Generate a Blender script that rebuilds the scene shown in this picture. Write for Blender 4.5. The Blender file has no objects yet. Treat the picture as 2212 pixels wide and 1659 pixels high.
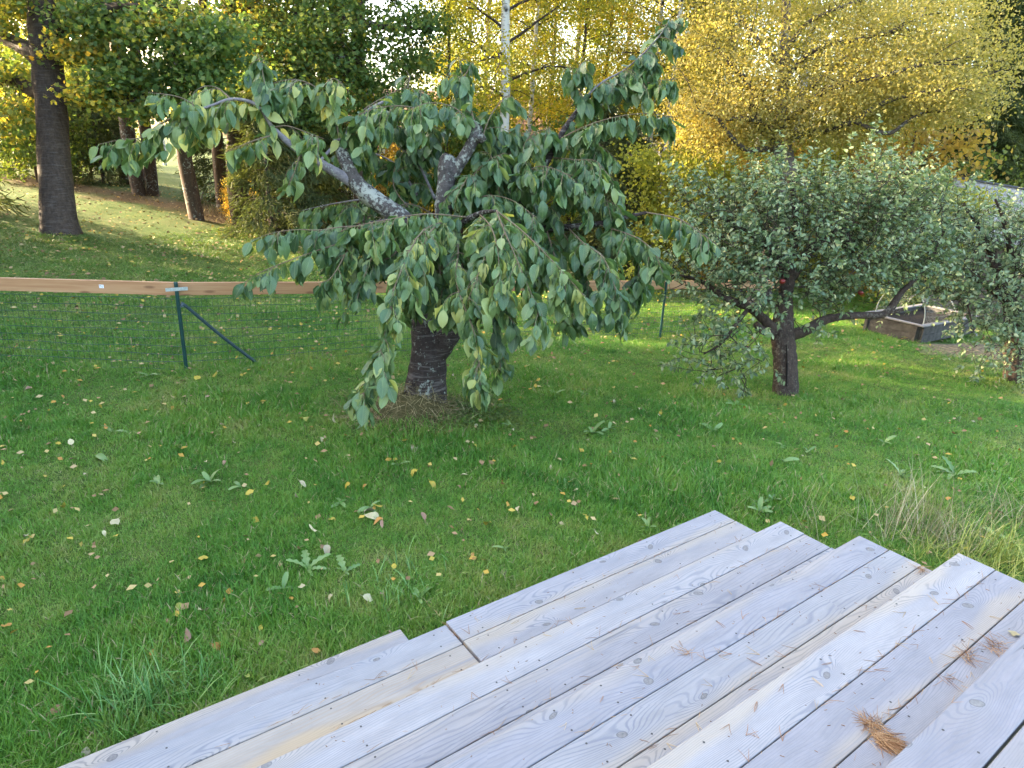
import bpy, math, random
import numpy as np
from mathutils import Matrix, Vector

rng = np.random.default_rng(7)
random.seed(7)
scene = bpy.context.scene
COL = scene.collection
R = math.radians

# ------------------------------------------------------------------ camera
CAM = np.array([-3.17088469, -2.14819328, 2.03712001])
CM = np.array([[0.8122507, 0.16144357, -0.56052187],
               [-0.58160376, 0.29756413, -0.75709488],
               [0.0445631, 0.94095248, 0.33559286]])
FPX = 1450.3                      # focal length in pixels of a 2212 px wide picture
cam_d = bpy.data.cameras.new("camera")
cam_d.sensor_width = 36.0
cam_d.lens = FPX * 36.0 / 2212.0
cam_d.clip_end = 2000.0
cam_d.clip_start = 0.05
cam = bpy.data.objects.new("camera", cam_d)
COL.objects.link(cam)
m4 = np.eye(4); m4[:3, :3] = CM; m4[:3, 3] = CAM
cam.matrix_world = Matrix(m4.tolist())
scene.camera = cam

# ------------------------------------------------------------------ light
SUN_AZ, SUN_EL = 126.0, 17.0      # degrees: azimuth counter-clockwise from +x
world = bpy.data.worlds.new("World")
scene.world = world
world.use_nodes = True
wn = world.node_tree.nodes; wn.clear()
sky = wn.new("ShaderNodeTexSky"); sky.sky_type = 'NISHITA'; sky.sun_disc = False
sky.sun_elevation = R(SUN_EL); sky.sun_rotation = R(90.0 - SUN_AZ)
sky.air_density = 0.9; sky.dust_density = 4.0; sky.ozone_density = 0.3
bg = wn.new("ShaderNodeBackground"); bg.inputs[1].default_value = 0.15
wo = wn.new("ShaderNodeOutputWorld")
world.node_tree.links.new(sky.outputs[0], bg.inputs[0])
world.node_tree.links.new(bg.outputs[0], wo.inputs[0])
sun_d = bpy.data.lights.new("sun", 'SUN'); sun_d.energy = 3.2; sun_d.angle = R(0.5)
sun_d.color = (1.0, 0.80, 0.52)
sun = bpy.data.objects.new("sun", sun_d); COL.objects.link(sun)
sv = Vector((math.cos(R(SUN_AZ)) * math.cos(R(SUN_EL)), math.sin(R(SUN_AZ)) * math.cos(R(SUN_EL)), math.sin(R(SUN_EL))))
sun.rotation_euler = sv.to_track_quat('Z', 'Y').to_euler()
scene.view_settings.view_transform = 'Standard'
scene.view_settings.look = 'None'
scene.view_settings.gamma = 1.0
scene.view_settings.use_curve_mapping = False
scene.view_settings.exposure = 3.55
scene.cycles.use_denoising = True
scene.cycles.max_bounces = 8
scene.cycles.diffuse_bounces = 4
scene.cycles.transmission_bounces = 4
scene.cycles.transparent_max_bounces = 6
scene.cycles.sample_clamp_indirect = 6.0

# ------------------------------------------------------------------ helpers: picture <-> place
def ray(px, py):
    return CM @ np.array([(px - 1106.0) / FPX, -(py - 829.5) / FPX, -1.0])
def at(px, py, D):
    return CAM + ray(px, py) * D
def project(P):
    P = np.asarray(P, float).reshape(-1, 3)
    c = (P - CAM) @ CM
    z = np.maximum(-c[:, 2], 1e-6)
    return 1106 + FPX * c[:, 0] / z, 829.5 - FPX * c[:, 1] / z, -c[:, 2]

# ------------------------------------------------------------------ terrain
TP = np.array([(0, .3, -.19), (-2, .6, -.24), (-3.5, .5, -.34), (-3.5, 3.5, -.33), (-.43, 2.9, -.26), (3.2, 1.55, -.36),
               (-2, 5.3, -.34), (4.8, 4.75, -.74), (8, 2.5, -.72), (1.3, -1.2, -.16), (3, -1, -.3), (-2.5, 14.9, -.14),
               (-7, 10, -.1), (3, 14, -.62), (12, 10, -1.0), (0, 22, 0.05), (-8, 20, .3), (15, 3, -1.15), (20, 20, -1.3),
               (0, -7, .0), (-9, 0, -.2), (8, -6, -.4), (-14, 8, 0.1), (10, 26, -.8)], float)
def _U(r2):
    return np.where(r2 > 1e-9, r2 * np.log(np.maximum(r2, 1e-9)), 0.0)
def _tps():
    n = len(TP)
    d2 = ((TP[:, None, :2] - TP[None, :, :2]) ** 2).sum(-1)
    K = _U(d2) + np.eye(n) * 6.0
    P = np.c_[np.ones(n), TP[:, :2]]
    A = np.block([[K, P], [P.T, np.zeros((3, 3))]])
    return np.linalg.solve(A, np.r_[TP[:, 2], 0, 0, 0])
TW = _tps()
def gz(x, y):
    x = np.asarray(x, float); y = np.asarray(y, float)
    dx, dy = x - 2.0, y - 8.0
    r = np.sqrt(dx * dx + dy * dy) + 1e-9
    rr = np.where(r < 22, r, 22 + (r - 22) * 0.1)
    X = 2.0 + dx / r * rr; Y = 8.0 + dy / r * rr
    d2 = (X[..., None] - TP[:, 0]) ** 2 + (Y[..., None] - TP[:, 1]) ** 2
    z = _U(d2) @ TW[:-3] + TW[-3] + TW[-2] * X + TW[-1] * Y
    # small bumps of an old lawn
    z = z + 0.018 * np.sin(x * 2.1 + 1.3 * np.sin(y * 1.1)) * np.sin(y * 1.9 + x * .6) + 0.009 * np.sin(x * 5.3 + y * 2.2) * np.sin(y * 4.7 - x * 1.7)
    return z
def ground_at(px, py):
    d = ray(px, py)
    lo, hi = 0.5, 80.0
    ts = np.linspace(lo, hi, 1600)
    P = CAM + ts[:, None] * d
    below = np.nonzero(P[:, 2] < gz(P[:, 0], P[:, 1]))[0]
    i = below[0] if len(below) else len(ts) - 1
    p = P[i]
    a, b = ts[max(i - 1, 0)], ts[i]
    for _ in range(24):
        m = (a + b) / 2; q = CAM + m * d
        if q[2] < float(gz(q[0], q[1])): b = m
        else: a = m
    q = CAM + b * d
    return np.array([q[0], q[1], float(gz(q[0], q[1]))])
def depth_of(P):
    return float(((np.asarray(P) - CAM) @ CM)[2] * -1)
def base_at(px, D):
    p = at(px, 330, D)
    return np.array([p[0], p[1], float(gz(p[0], p[1]))])

# ------------------------------------------------------------------ objects
def tag(o, label=None, cat=None, group=None, kind=None):
    if label: o['label'] = label
    if cat: o['category'] = cat
    if group: o['group'] = group
    if kind: o['kind'] = kind
    return o
def thing(name, loc, label, cat, group=None):
    o = bpy.data.objects.new(name, None); COL.objects.link(o)
    o.location = [float(v) for v in loc]
    o.empty_display_size = 0.1
    return tag(o, label, cat, group)
def add(name, mesh, parent=None, loc=None):
    o = bpy.data.objects.new(name, mesh); COL.objects.link(o)
    if parent is not None: o.parent = parent
    if loc is not None: o.location = [float(v) for v in loc]
    return o
def copy_tree(o, parent=None):
    c = o.copy(); COL.objects.link(c); c.parent = parent
    for ch in list(o.children): copy_tree(ch, c)
    return c

class MB:
    """collects vertices and faces; build() makes one mesh"""
    def __init__(s):
        s.v = []; s.f = {}; s.n = 0; s.rnd = {}; s.uv = {}
    def add(s, V, F, rnd=None, uv=None):
        V = np.asarray(V, float).reshape(-1, 3); F = np.asarray(F, int)
        if len(F) == 0: return
        k = F.shape[1]
        s.v.append(V); s.f.setdefault(k, []).append(F + s.n); s.n += len(V)
        if rnd is None: rnd = np.zeros(len(F))
        s.rnd.setdefault(k, []).append(np.broadcast_to(np.asarray(rnd, float), (len(F),)))
        if uv is None: uv = np.zeros((len(F), k, 2))
        s.uv.setdefault(k, []).append(uv)
    def mesh(s, name, mat, smooth=True, off=None):
        me = bpy.data.meshes.new(name)
        V = np.concatenate(s.v) if s.v else np.zeros((0, 3))
        if off is not None: V = V - np.asarray(off)
        ks = sorted(s.f)
        loops = np.concatenate([np.concatenate(s.f[k]).ravel() for k in ks])
        tot = np.concatenate([np.full(sum(len(a) for a in s.f[k]), k) for k in ks])
        rnd = np.concatenate([np.concatenate(s.rnd[k]) for k in ks])
        uv = np.concatenate([np.concatenate(s.uv[k]).reshape(-1, 2) for k in ks])
        st = np.r_[0, np.cumsum(tot)[:-1]]
        me.vertices.add(len(V)); me.vertices.foreach_set("co", V.astype(np.float32).ravel())
        me.loops.add(len(loops)); me.loops.foreach_set("vertex_index", loops.astype(np.int32))
        me.polygons.add(len(tot)); me.polygons.foreach_set("loop_start", st.astype(np.int32))
        try: me.polygons.foreach_set("loop_total", tot.astype(np.int32))
        except Exception: pass
        me.polygons.foreach_set("use_smooth", np.full(len(tot), smooth))
        a = me.attributes.new("rnd", 'FLOAT', 'FACE'); a.data.foreach_set("value", rnd.astype(np.float32))
        u = me.uv_layers.new(name="UVMap"); u.data.foreach_set("uv", uv.astype(np.float32).ravel())
        me.update(calc_edges=True)
        if mat: me.materials.append(mat)
        return me
    def build(s, name, mat, parent=None, smooth=True, off=None):
        return add(name, s.mesh(name, mat, smooth, off), parent)

def frames(P):
    P = np.asarray(P, float)
    T = np.gradient(P, axis=0); T /= np.linalg.norm(T, axis=1)[:, None] + 1e-12
    a = np.array([0, 0, 1.0]) if abs(T[0, 2]) < .9 else np.array([1.0, 0, 0])
    N = []
    n = np.cross(T[0], a); n /= np.linalg.norm(n)
    for t in T:
        n = n - t * (n @ t); n /= np.linalg.norm(n) + 1e-12
        N.append(n)
    N = np.array(N)
    return T, N, np.cross(T, N)
def tube(mb, P, r, sides=6, cap=True, noise=0.0, seed=0, rnd=0.0):
    P = np.asarray(P, float); n = len(P)
    r = np.broadcast_to(np.asarray(r, float), (n,))
    T, N, B = frames(P)
    a = np.linspace(0, 2 * np.pi, sides, endpoint=False)
    rad = r[:, None] * np.ones(sides)
    if noise:
        g = np.random.default_rng(seed)
        ph = g.uniform(0, 6.28, 6)
        L = np.r_[0, np.cumsum(np.linalg.norm(np.diff(P, axis=0), axis=1))][:, None]
        f = (np.sin(3 * a + ph[0] + 2.2 * L) + .7 * np.sin(5 * a + ph[1] - 5.1 * L + np.sin(L * 7 + ph[2])) + .5 * np.sin(2 * a + 9 * L + ph[3])
             + .45 * g.normal(size=(n, sides)))
        rad = rad * (1 + noise * f)
    V = P[:, None] + rad[..., None] * (np.cos(a)[None, :, None] * N[:, None] + np.sin(a)[None, :, None] * B[:, None])
    i = np.arange(n - 1)[:, None] * sides; j = np.arange(sides)[None]; k = (j + 1) % sides
    F = np.stack([i + j, i + k, i + sides + k, i + sides + j], -1).reshape(-1, 4)
    mb.add(V.reshape(-1, 3), F, rnd)
    if cap and r[-1] > .004:
        c = V[-1]; mb.add(np.r_[c, c.mean(0)[None] + T[-1] * r[-1] * .15], np.array([[q, (q + 1) % sides, sides] for q in range(sides)]), rnd)
    if cap and r[0] > .004:
        c = V[0]; mb.add(np.r_[c, c.mean(0)[None]], np.array([[(q + 1) % sides, q, sides] for q in range(sides)]), rnd)
def smooth_line(P, n=12, r=None):
    """Catmull-Rom through P; radii interpolated the same way"""
    P = np.asarray(P, float)
    X = P if r is None else np.c_[P, np.asarray(r, float)]
    if len(X) == 2:
        t = np.linspace(0, 1, n)[:, None]; O = X[0] * (1 - t) + X[1] * t
    else:
        Q = np.r_[2 * X[:1] - X[1:2], X, 2 * X[-1:] - X[-2:-1]]
        m = len(X) - 1; t = np.linspace(0, m - 1e-6, n); k = t.astype(int); u = (t - k)[:, None]
        a, b, c, d = Q[k], Q[k + 1], Q[k + 2], Q[k + 3]
        O = .5 * (2 * b + (c - a) * u + (2 * a - 5 * b + 4 * c - d) * u ** 2 + (3 * b - a - 3 * c + d) * u ** 3)
    return O if r is None else (O[:, :3], np.maximum(O[:, 3], .0008))
def box(mb, c, s, R3=None, rnd=0.0, bev=0.0):
    """box, optionally with its long edges eased"""
    s = np.asarray(s, float) / 2
    if bev <= 0:
        V = np.array([[x, y, z] for x in (-1, 1) for y in (-1, 1) for z in (-1, 1)]) * s
        F = np.array([[0, 1, 3, 2], [4, 6, 7, 5], [0, 4, 5, 1], [2, 3, 7, 6], [0, 2, 6, 4], [1, 5, 7, 3]])
        if R3 is not None: V = V @ np.asarray(R3).T
        mb.add(V + np.asarray(c), F, rnd); return
    y, z, b = s[1], s[2], bev
    prof = np.array([(-y + b, -z), (y - b, -z), (y, -z + b), (y, z - b), (y - .3 * b, z - .3 * b), (y - b, z), (-y + b, z), (-y + .3 * b, z - .3 * b), (-y, z - b), (-y, -z + b)])
    n = len(prof)
    xs = (-s[0], -s[0] + b * .6, s[0] - b * .6, s[0]); V = []
    for q, x in enumerate(xs):
        pr = prof * (1.0 if q in (1, 2) else np.array([(y - b * .6) / y, (z - b * .6) / z]))
        V += [(x, p[0], p[1]) for p in pr]
    V = np.array(V); F = []
    for q in range(3):
        F += [[q * n + i, q * n + (i + 1) % n, (q + 1) * n + (i + 1) % n, (q + 1) * n + i] for i in range(n)]
    if R3 is not None: V = V @ np.asarray(R3).T
    V = V + np.asarray(c)
    mb.add(V, np.array(F), rnd)
    mb.add(V[:n], np.array([list(range(n - 1, -1, -1))]), rnd); mb.add(V[-n:], np.array([list(range(n))]), rnd)
def rot_to(d, up=(0, 0, 1)):
    """columns: x along d, z close to up"""
    d = np.asarray(d, float); d = d / np.linalg.norm(d)
    u = np.asarray(up, float); y = np.cross(u, d)
    if np.linalg.norm(y) < 1e-6: y = np.cross([0, 1.0, 0], d)
    y /= np.linalg.norm(y)
    return np.stack([d, y, np.cross(d, y)], 1)
def rots(d, nrm):
    """batch: y along d, z close to nrm -> (n,3,3) columns x,y,z"""
    d = d / (np.linalg.norm(d, axis=1)[:, None] + 1e-12)
    z = nrm - d * (nrm * d).sum(1)[:, None]; z /= np.linalg.norm(z, axis=1)[:, None] + 1e-12
    return np.stack([np.cross(d, z), d, z], 2)
def scatter(mb, tpl, pos, rot, sc, rnd=None):
    """template (V, F, UV) copied to every pose"""
    V, F = tpl[0], tpl[1]; n = len(pos); k = len(V)
    sc = np.asarray(sc, float); sc = sc[:, None] if sc.ndim == 1 else sc
    W = np.einsum('nij,nkj->nki', rot, V[None] * sc[:, None, :]) + pos[:, None]
    G = (F[None] + (np.arange(n) * k)[:, None, None]).reshape(-1, F.shape[1])
    r = rng.random(n) if rnd is None else rnd
    uv = None
    if len(tpl) > 2: uv = np.broadcast_to(tpl[2][F][None], (n,) + F.shape + (2,)).reshape(-1, F.shape[1], 2)
    mb.add(W.reshape(-1, 3), G, np.repeat(r, len(F)), uv)
def unit(v):
    v = np.asarray(v, float); return v / (np.linalg.norm(v, axis=-1, keepdims=True) + 1e-12)

# ------------------------------------------------------------------ materials
class NT:
    def __init__(s, name):
        s.m = bpy.data.materials.new(name); s.m.use_nodes = True
        s.t = s.m.node_tree; s.t.nodes.clear()
        s.out = s.n('ShaderNodeOutputMaterial')
    def n(s, typ, **kw):
        x = s.t.nodes.new(typ)
        for k, v in kw.items():
            if k == 'i':
                for a, b in v.items(): s.set(x.inputs[a], b)
            else: setattr(x, k, v)
        return x
    def set(s, inp, v):
        if isinstance(v, bpy.types.NodeSocket): s.t.links.new(v, inp)
        elif isinstance(v, (tuple, list)) and len(v) == 3 and inp.type == 'RGBA': inp.default_value = (*v, 1)
        else: inp.default_value = v
    def math(s, op, a, b=0.0, c=0.0, clamp=False):
        x = s.n('ShaderNodeMath', operation=op, use_clamp=clamp)
        s.set(x.inputs[0], a); s.set(x.inputs[1], b); s.set(x.inputs[2], c); return x.outputs[0]
    def mix(s, f, a, b, blend='MIX'):
        x = s.n('ShaderNodeMix', data_type='RGBA', blend_type=blend)
        s.set(x.inputs[0], f); s.set(x.inputs[6], a); s.set(x.inputs[7], b); return x.outputs[2]
    def ramp(s, f, stops, interp='LINEAR'):
        x = s.n('ShaderNodeValToRGB'); s.set(x.inputs[0], f); cr = x.color_ramp; cr.interpolation = interp
        while len(cr.elements) < len(stops): cr.elements.new(.5)
        for e, (p, c) in zip(cr.elements, stops):
            e.position = p; e.color = (*c, 1) if len(c) == 3 else c
        return x.outputs[0]
    def maprange(s, v, a, b, c=0.0, d=1.0):
        x = s.n('ShaderNodeMapRange', i={0: v, 1: a, 2: b, 3: c, 4: d}); return x.outputs[0]
    def noise(s, vec, scale, detail=3.0, rough=.55, dim='3D'):
        x = s.n('ShaderNodeTexNoise', noise_dimensions=dim)
        s.set(x.inputs['Vector'], vec); x.inputs['Scale'].default_value = scale
        x.inputs['Detail'].default_value = detail; x.inputs['Roughness'].default_value = rough
        return x.outputs[0]
    def mapping(s, vec, scale=(1, 1, 1), loc=(0, 0, 0)):
        x = s.n('ShaderNodeMapping'); s.set(x.inputs[0], vec); x.inputs[1].default_value = loc; x.inputs[3].default_value = scale
        return x.outputs[0]
    def bump(s, h, strength=.3, dist=.01):
        x = s.n('ShaderNodeBump'); x.inputs['Strength'].default_value = strength; x.inputs['Distance'].default_value = dist
        s.set(x.inputs['Height'], h); return x.outputs[0]
    def bsdf(s, color, rough=.6, spec=.5, normal=None, **kw):
        x = s.n('ShaderNodeBsdfPrincipled'); s.set(x.inputs['Base Color'], color); s.set(x.inputs['Roughness'], rough)
        x.inputs['Specular IOR Level'].default_value = spec
        if normal is not None: s.set(x.inputs['Normal'], normal)
        for k, v in kw.items(): s.set(x.inputs[k], v)
        return x.outputs[0]
    def end(s, sh):
        s.t.links.new(sh, s.out.inputs[0]); return s.m
    def pos(s): return s.n('ShaderNodeNewGeometry').outputs['Position']
    def obj(s): return s.n('ShaderNodeTexCoord').outputs['Object']

def leaf_mat(name, stops, src='attr', trans=.3, rough=.45, spec=.4, back=(1.25, 1.2, 1.0), veins=False, clump=None, tcol=None, hue_noise=.0):
    t = NT(name)
    if src == 'attr': f = t.n('ShaderNodeAttribute', attribute_name='rnd').outputs['Fac']
    else:
        f0 = t.n('ShaderNodeSeparateColor'); t.set(f0.inputs[0], t.n('ShaderNodeObjectInfo').outputs['Color']); f = f0.outputs[0]
    if clump:                                  # whole sprays of a crown turn colour together
        n = t.noise(t.pos(), clump, 2.0)
        n = t.maprange(n, .3, .7)
        f = t.math('ADD', t.math('MULTIPLY', f, .5), t.math('MULTIPLY', n, .5))
    c = t.ramp(f, stops)
    if hue_noise:
        oi = t.n('ShaderNodeObjectInfo').outputs['Random']
        hs = t.n('ShaderNodeHueSaturation'); t.set(hs.inputs['Color'], c)
        t.set(hs.inputs['Hue'], t.math('ADD', .5 - hue_noise / 2, t.math('MULTIPLY', oi, hue_noise)))
        c = hs.outputs[0]
    nrm = None
    if veins:
        uv = t.n('ShaderNodeTexCoord').outputs['UV']
        sp = t.n('ShaderNodeSeparateXYZ'); t.set(sp.inputs[0], uv)
        u = t.math('ABSOLUTE', t.math('SUBTRACT', sp.outputs[0], .5))
        w = t.math('SINE', t.math('MULTIPLY', t.math('SUBTRACT', sp.outputs[1], t.math('MULTIPLY', u, .9)), 62.0))
        mid = t.maprange(u, .0, .035, 1.0, 0.0)
        vein = t.math('MAXIMUM', t.maprange(w, .75, 1.0, 0.0, .55), mid)
        c = t.mix(t.math('MULTIPLY', vein, .38), c, (.32, .40, .17))
        blot = t.maprange(t.noise(t.obj(), 30.0, 3.0), .55, .72, 0.0, .35)
        c = t.mix(blot, c, t.mix(.5, c, (.30, .30, .10)))
        nrm = t.bump(t.math('MULTIPLY', w, .5), .35, .004)
    bf = t.n('ShaderNodeNewGeometry').outputs['Backfacing']
    cb = t.mix(1.0, c, back, 'MULTIPLY')
    cc = t.mix(bf, c, cb)
    p = t.bsdf(cc, rough, spec, nrm)
    tr = t.n('ShaderNodeBsdfTranslucent')
    t.set(tr.inputs[0], t.mix(1.0, c, tcol or (1.5, 1.45, .7), 'MULTIPLY'))
    mx = t.n('ShaderNodeMixShader'); mx.inputs[0].default_value = trans
    t.t.links.new(p, mx.inputs[1]); t.t.links.new(tr.outputs[0], mx.inputs[2])
    return t.end(mx.outputs[0])

def bark_mat(name, dark, light, lichen=0.0, rings=0.0, scale=1.0, licol=(.42, .45, .38)):
    t = NT(name); o = t.pos()
    a = t.noise(t.mapping(o, (9 * scale, 9 * scale, 2.2 * scale)), 2.0, 6.0, .65)
    b = t.noise(t.mapping(o, (22 * scale, 22 * scale, 26 * scale)), 1.6, 4.0, .6)
    h = t.math('ADD', t.math('MULTIPLY', a, .7), t.math('MULTIPLY', b, .4))
    c = t.ramp(h, [(.35, dark), (.72, light)])
    if rings:
        q = t.noise(t.mapping(o, (3, 3, 46)), 1.5, 3.0)
        c = t.mix(t.math('MULTIPLY', t.maprange(q, .52, .66), rings), c, (.30, .27, .25))
        h = t.math('ADD', h, t.math('MULTIPLY', q, .35))
    if lichen:
        l = t.noise(o, 17.0 * scale, 5.0, .7); l2 = t.noise(o, 3.0, 2.0)
        f = t.maprange(t.math('ADD', l, t.math('MULTIPLY', t.math('SUBTRACT', l2, .5), .5)), .60 - .12 * lichen, .66 - .1 * lichen)
        c = t.mix(t.math('MULTIPLY', f, min(1, .5 + lichen * .5)), c, licol)
        h = t.math('ADD', h, t.math('MULTIPLY', f, .35))
    return t.end(t.bsdf(c, .85, .25, t.bump(h, .8, .02)))
def birch_bark(name):
    t = NT(name); o = t.pos()
    a = t.noise(t.mapping(o, (5, 5, 30)), 1.2, 4.0, .6)
    b = t.noise(t.mapping(o, (3, 3, 2.2)), 1.0, 3.0)
    f = t.math('MAXIMUM', t.maprange(a, .58, .66), t.maprange(b, .56, .64))
    c = t.mix(f, (.52, .49, .44), (.035, .030, .026))
    return t.end(t.bsdf(c, .8, .3, t.bump(a, .4, .01)))

def simple(name, color, rough=.6, spec=.4, var=0.0, scale=20.0, metal=0.0, bump=0.0):
    t = NT(name); c = color
    n = t.noise(t.obj(), scale, 4.0)
    if var: c = t.mix(t.maprange(n, .3, .7), tuple(v * (1 - var) for v in color), tuple(min(1, v * (1 + var)) for v in color))
    nb = t.bump(n, bump, .005) if bump else None
    x = t.bsdf(c, rough, spec, nb)
    x.node.inputs['Metallic'].default_value = metal
    return t.end(x)

def board_mat(name, grey, warm, tint_amount=.35, dark_grain=(.15, .155, .18), wet=0.0):
    """weathered softwood decking, grain along local x, knots, tan heartwood streaks, one look per board"""
    t = NT(name)
    rn = t.n('ShaderNodeObjectInfo').outputs['Random']
    rn2 = t.math('FRACT', t.math('MULTIPLY', rn, 37.7))
    rn3 = t.math('FRACT', t.math('MULTIPLY', rn, 91.3))
    sp = t.n('ShaderNodeSeparateXYZ'); t.set(sp.inputs[0], t.obj())
    x = t.math('ADD', sp.outputs[0], t.math('MULTIPLY', rn, 83.0)); y0 = sp.outputs[1]; z = sp.outputs[2]
    y = t.math('ADD', y0, t.math('MULTIPLY', rn2, 5.0))
    def vec(a, b, c=0.0):
        q = t.n('ShaderNodeCombineXYZ'); t.set(q.inputs[0], a); t.set(q.inputs[1], b); t.set(q.inputs[2], c); return q.outputs[0]
    # knots: one point per cell, only some cells carry one
    kv = vec(t.math('MULTIPLY', x, 2.6), t.math('MULTIPLY', y, 7.5))
    vo = t.n('ShaderNodeTexVoronoi', voronoi_dimensions='2D'); t.set(vo.inputs['Vector'], kv); vo.inputs['Scale'].default_value = 1.0
    vo.inputs['Randomness'].default_value = .85
    pick = t.n('ShaderNodeSeparateColor'); t.set(pick.inputs[0], vo.outputs['Color'])
    has = t.math('GREATER_THAN', pick.outputs[0], .56)
    # true distance to the knot, in metres
    dv = t.n('ShaderNodeVectorMath', operation='SUBTRACT'); t.set(dv.inputs[0], kv); t.set(dv.inputs[1], vo.outputs['Position'])
    ds = t.n('ShaderNodeSeparateXYZ'); t.set(ds.inputs[0], dv.outputs[0])
    ang = t.math('MULTIPLY', t.math('SUBTRACT', pick.outputs[2], .5), 1.6)
    kx0 = t.math('DIVIDE', ds.outputs[0], 2.6); ky0 = t.math('DIVIDE', ds.outputs[1], 7.5)
    kx = t.math('ADD', kx0, t.math('MULTIPLY', ky0, ang)); ky = ky0
    kl = t.math('ADD', .5, t.math('MULTIPLY', pick.outputs[1], .5))
    d = t.math('SQRT', t.math('ADD', t.math('POWER', t.math('MULTIPLY', kx, kl), 2.0), t.math('POWER', ky, 2.0)))
    d = t.math('ADD', d, t.math('MULTIPLY', t.math('SUBTRACT', t.noise(vec(x, y), 60.0, 2.0), .5), .006))
    dd = t.math('SQRT', t.math('ADD', t.math('POWER', t.math('MULTIPLY', kx, .32), 2.0), t.math('POWER', ky, 2.0)))
    infl = t.math('MULTIPLY', has, t.math('POWER', 2.718, t.math('MULTIPLY', dd, -26.0)))
    # growth rings cut lengthwise
    n1 = t.noise(vec(t.math('MULTIPLY', x, 1.3), t.math('MULTIPLY', y, 5.0)), 1.0, 2.0, .5)
    n2 = t.noise(vec(t.math('MULTIPLY', x, 7.0), t.math('MULTIPLY', y, 34.0)), 1.0, 3.0, .6)
    freq = t.math('ADD', 60.0, t.math('MULTIPLY', rn3, 110.0))
    r = t.math('ADD', t.math('ADD', y, t.math('MULTIPLY', n1, .16)), t.math('ADD', t.math('MULTIPLY', infl, .095), t.math('MULTIPLY', n2, .006)))
    w = t.math('SINE', t.math('MULTIPLY', r, t.math('MULTIPLY', freq, 6.283)))
    ring = t.maprange(w, .15, 1.0)
    # how strongly the grain shows, in patches
    patch = t.maprange(t.noise(vec(t.math('MULTIPLY', x, 1.1), t.math('MULTIPLY', y, 9.0), rn), 1.0, 3.0), .38, .62)
    fine = t.noise(vec(t.math('MULTIPLY', x, 9.0), t.math('MULTIPLY', y, 420.0)), 1.0, 3.0, .65)
    blot = t.noise(vec(t.math('MULTIPLY', x, 4.0), t.math('MULTIPLY', y, 17.0)), 1.0, 5.0, .7)
    c = t.mix(t.maprange(blot, .32, .70), tuple(v * .82 for v in grey), tuple(v * 1.10 for v in grey))
    oc_ = t.ramp(t.math('FRACT', t.math('MULTIPLY', rn, 53.1)), [(0, (.86, .86, .89)), (.3, (1.0, .99, .97)), (.55, (1.09, 1.08, 1.05)), (.8, (.92, .93, .97)), (1, (1.0, 1.01, .96))])
    c = t.mix(1.0, c, oc_, 'MULTIPLY')
    # tan, less weathered streaks along one side of a board
    edge = t.math('ADD', t.math('MULTIPLY', t.math('SUBTRACT', t.math('GREATER_THAN', rn2, .5), .5), t.math('MULTIPLY', y0, 26.0)),
                  t.math('MULTIPLY', t.math('SUBTRACT', n1, .5), 3.2))
    tan = t.math('MULTIPLY', t.maprange(edge, .30, .85), t.math('ADD', tint_amount, t.math('MULTIPLY', rn3, .4)), clamp=True)
    c = t.mix(tan, c, warm)
    g = t.math('MULTIPLY', ring, t.math('ADD', t.math('ADD', .20, t.math('MULTIPLY', patch, .46)), t.math('MULTIPLY', infl, .8), clamp=True))
    c = t.mix(g, c, t.mix(tan, dark_grain, tuple(v * .55 for v in warm)))
    # dark bluish streaks
    st = t.maprange(t.noise(vec(t.math('MULTIPLY', x, .9), t.math('MULTIPLY', y, 26.0), 3.0), 1.0, 2.0, .5), .62, .74)
    c = t.mix(t.math('MULTIPLY', st, .55), c, (.17, .18, .21))
    c = t.mix(t.math('MULTIPLY', t.maprange(fine, .5, .8), .26), c, (.26, .27, .30))
    # silvery tone of lifted fibres
    c = t.mix(t.math('MULTIPLY', t.maprange(fine, .5, .2), .28), c, tuple(min(.75, v * 1.25) for v in grey))
    kr = t.math('ADD', .007, t.math('MULTIPLY', pick.outputs[1], .011))
    kf = t.math('MULTIPLY', has, t.maprange(t.math('SUBTRACT', d, kr), -.002, .0015, 1.0, 0.0))
    krim = t.math('MULTIPLY', has, t.maprange(t.math('ABSOLUTE', t.math('SUBTRACT', d, kr)), .0, .0022, 1.0, 0.0))
    kc = t.mix(t.maprange(t.noise(vec(x, y), 90.0, 3.0), .3, .7), (.085, .075, .065), (.22, .195, .165))
    c = t.mix(kf, c, kc)
    c = t.mix(t.math('MULTIPLY', krim, .9), c, (.05, .045, .04))
    halo = t.math('MULTIPLY', has, t.maprange(d, .01, .06, .55, 0.0))
    c = t.mix(halo, c, t.mix(.5, c, (.24, .24, .25)))
    # checks (drying cracks)
    ck = t.math('MULTIPLY', t.maprange(t.math('ABSOLUTE', t.math('SUBTRACT', t.noise(vec(t.math('MULTIPLY', x, .8), t.math('MULTIPLY', y, 16.0), 9.0), 1.0, 1.0), .5)), .0, .007, 1.0, 0.0),
                t.maprange(t.noise(vec(t.math('MULTIPLY', x, 2.0), t.math('MULTIPLY', y, 6.0), 4.0), 1.0, 1.0), .60, .66))
    c = t.mix(t.math('MULTIPLY', ck, .7), c, (.08, .08, .085))
    h = t.math('ADD', t.math('MULTIPLY', fine, .5), t.math('SUBTRACT', t.math('MULTIPLY', ring, -.25), t.math('MULTIPLY', ck, 1.0)))
    return t.end(t.bsdf(c, .62, .35, t.bump(h, .35, .002)))

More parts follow.
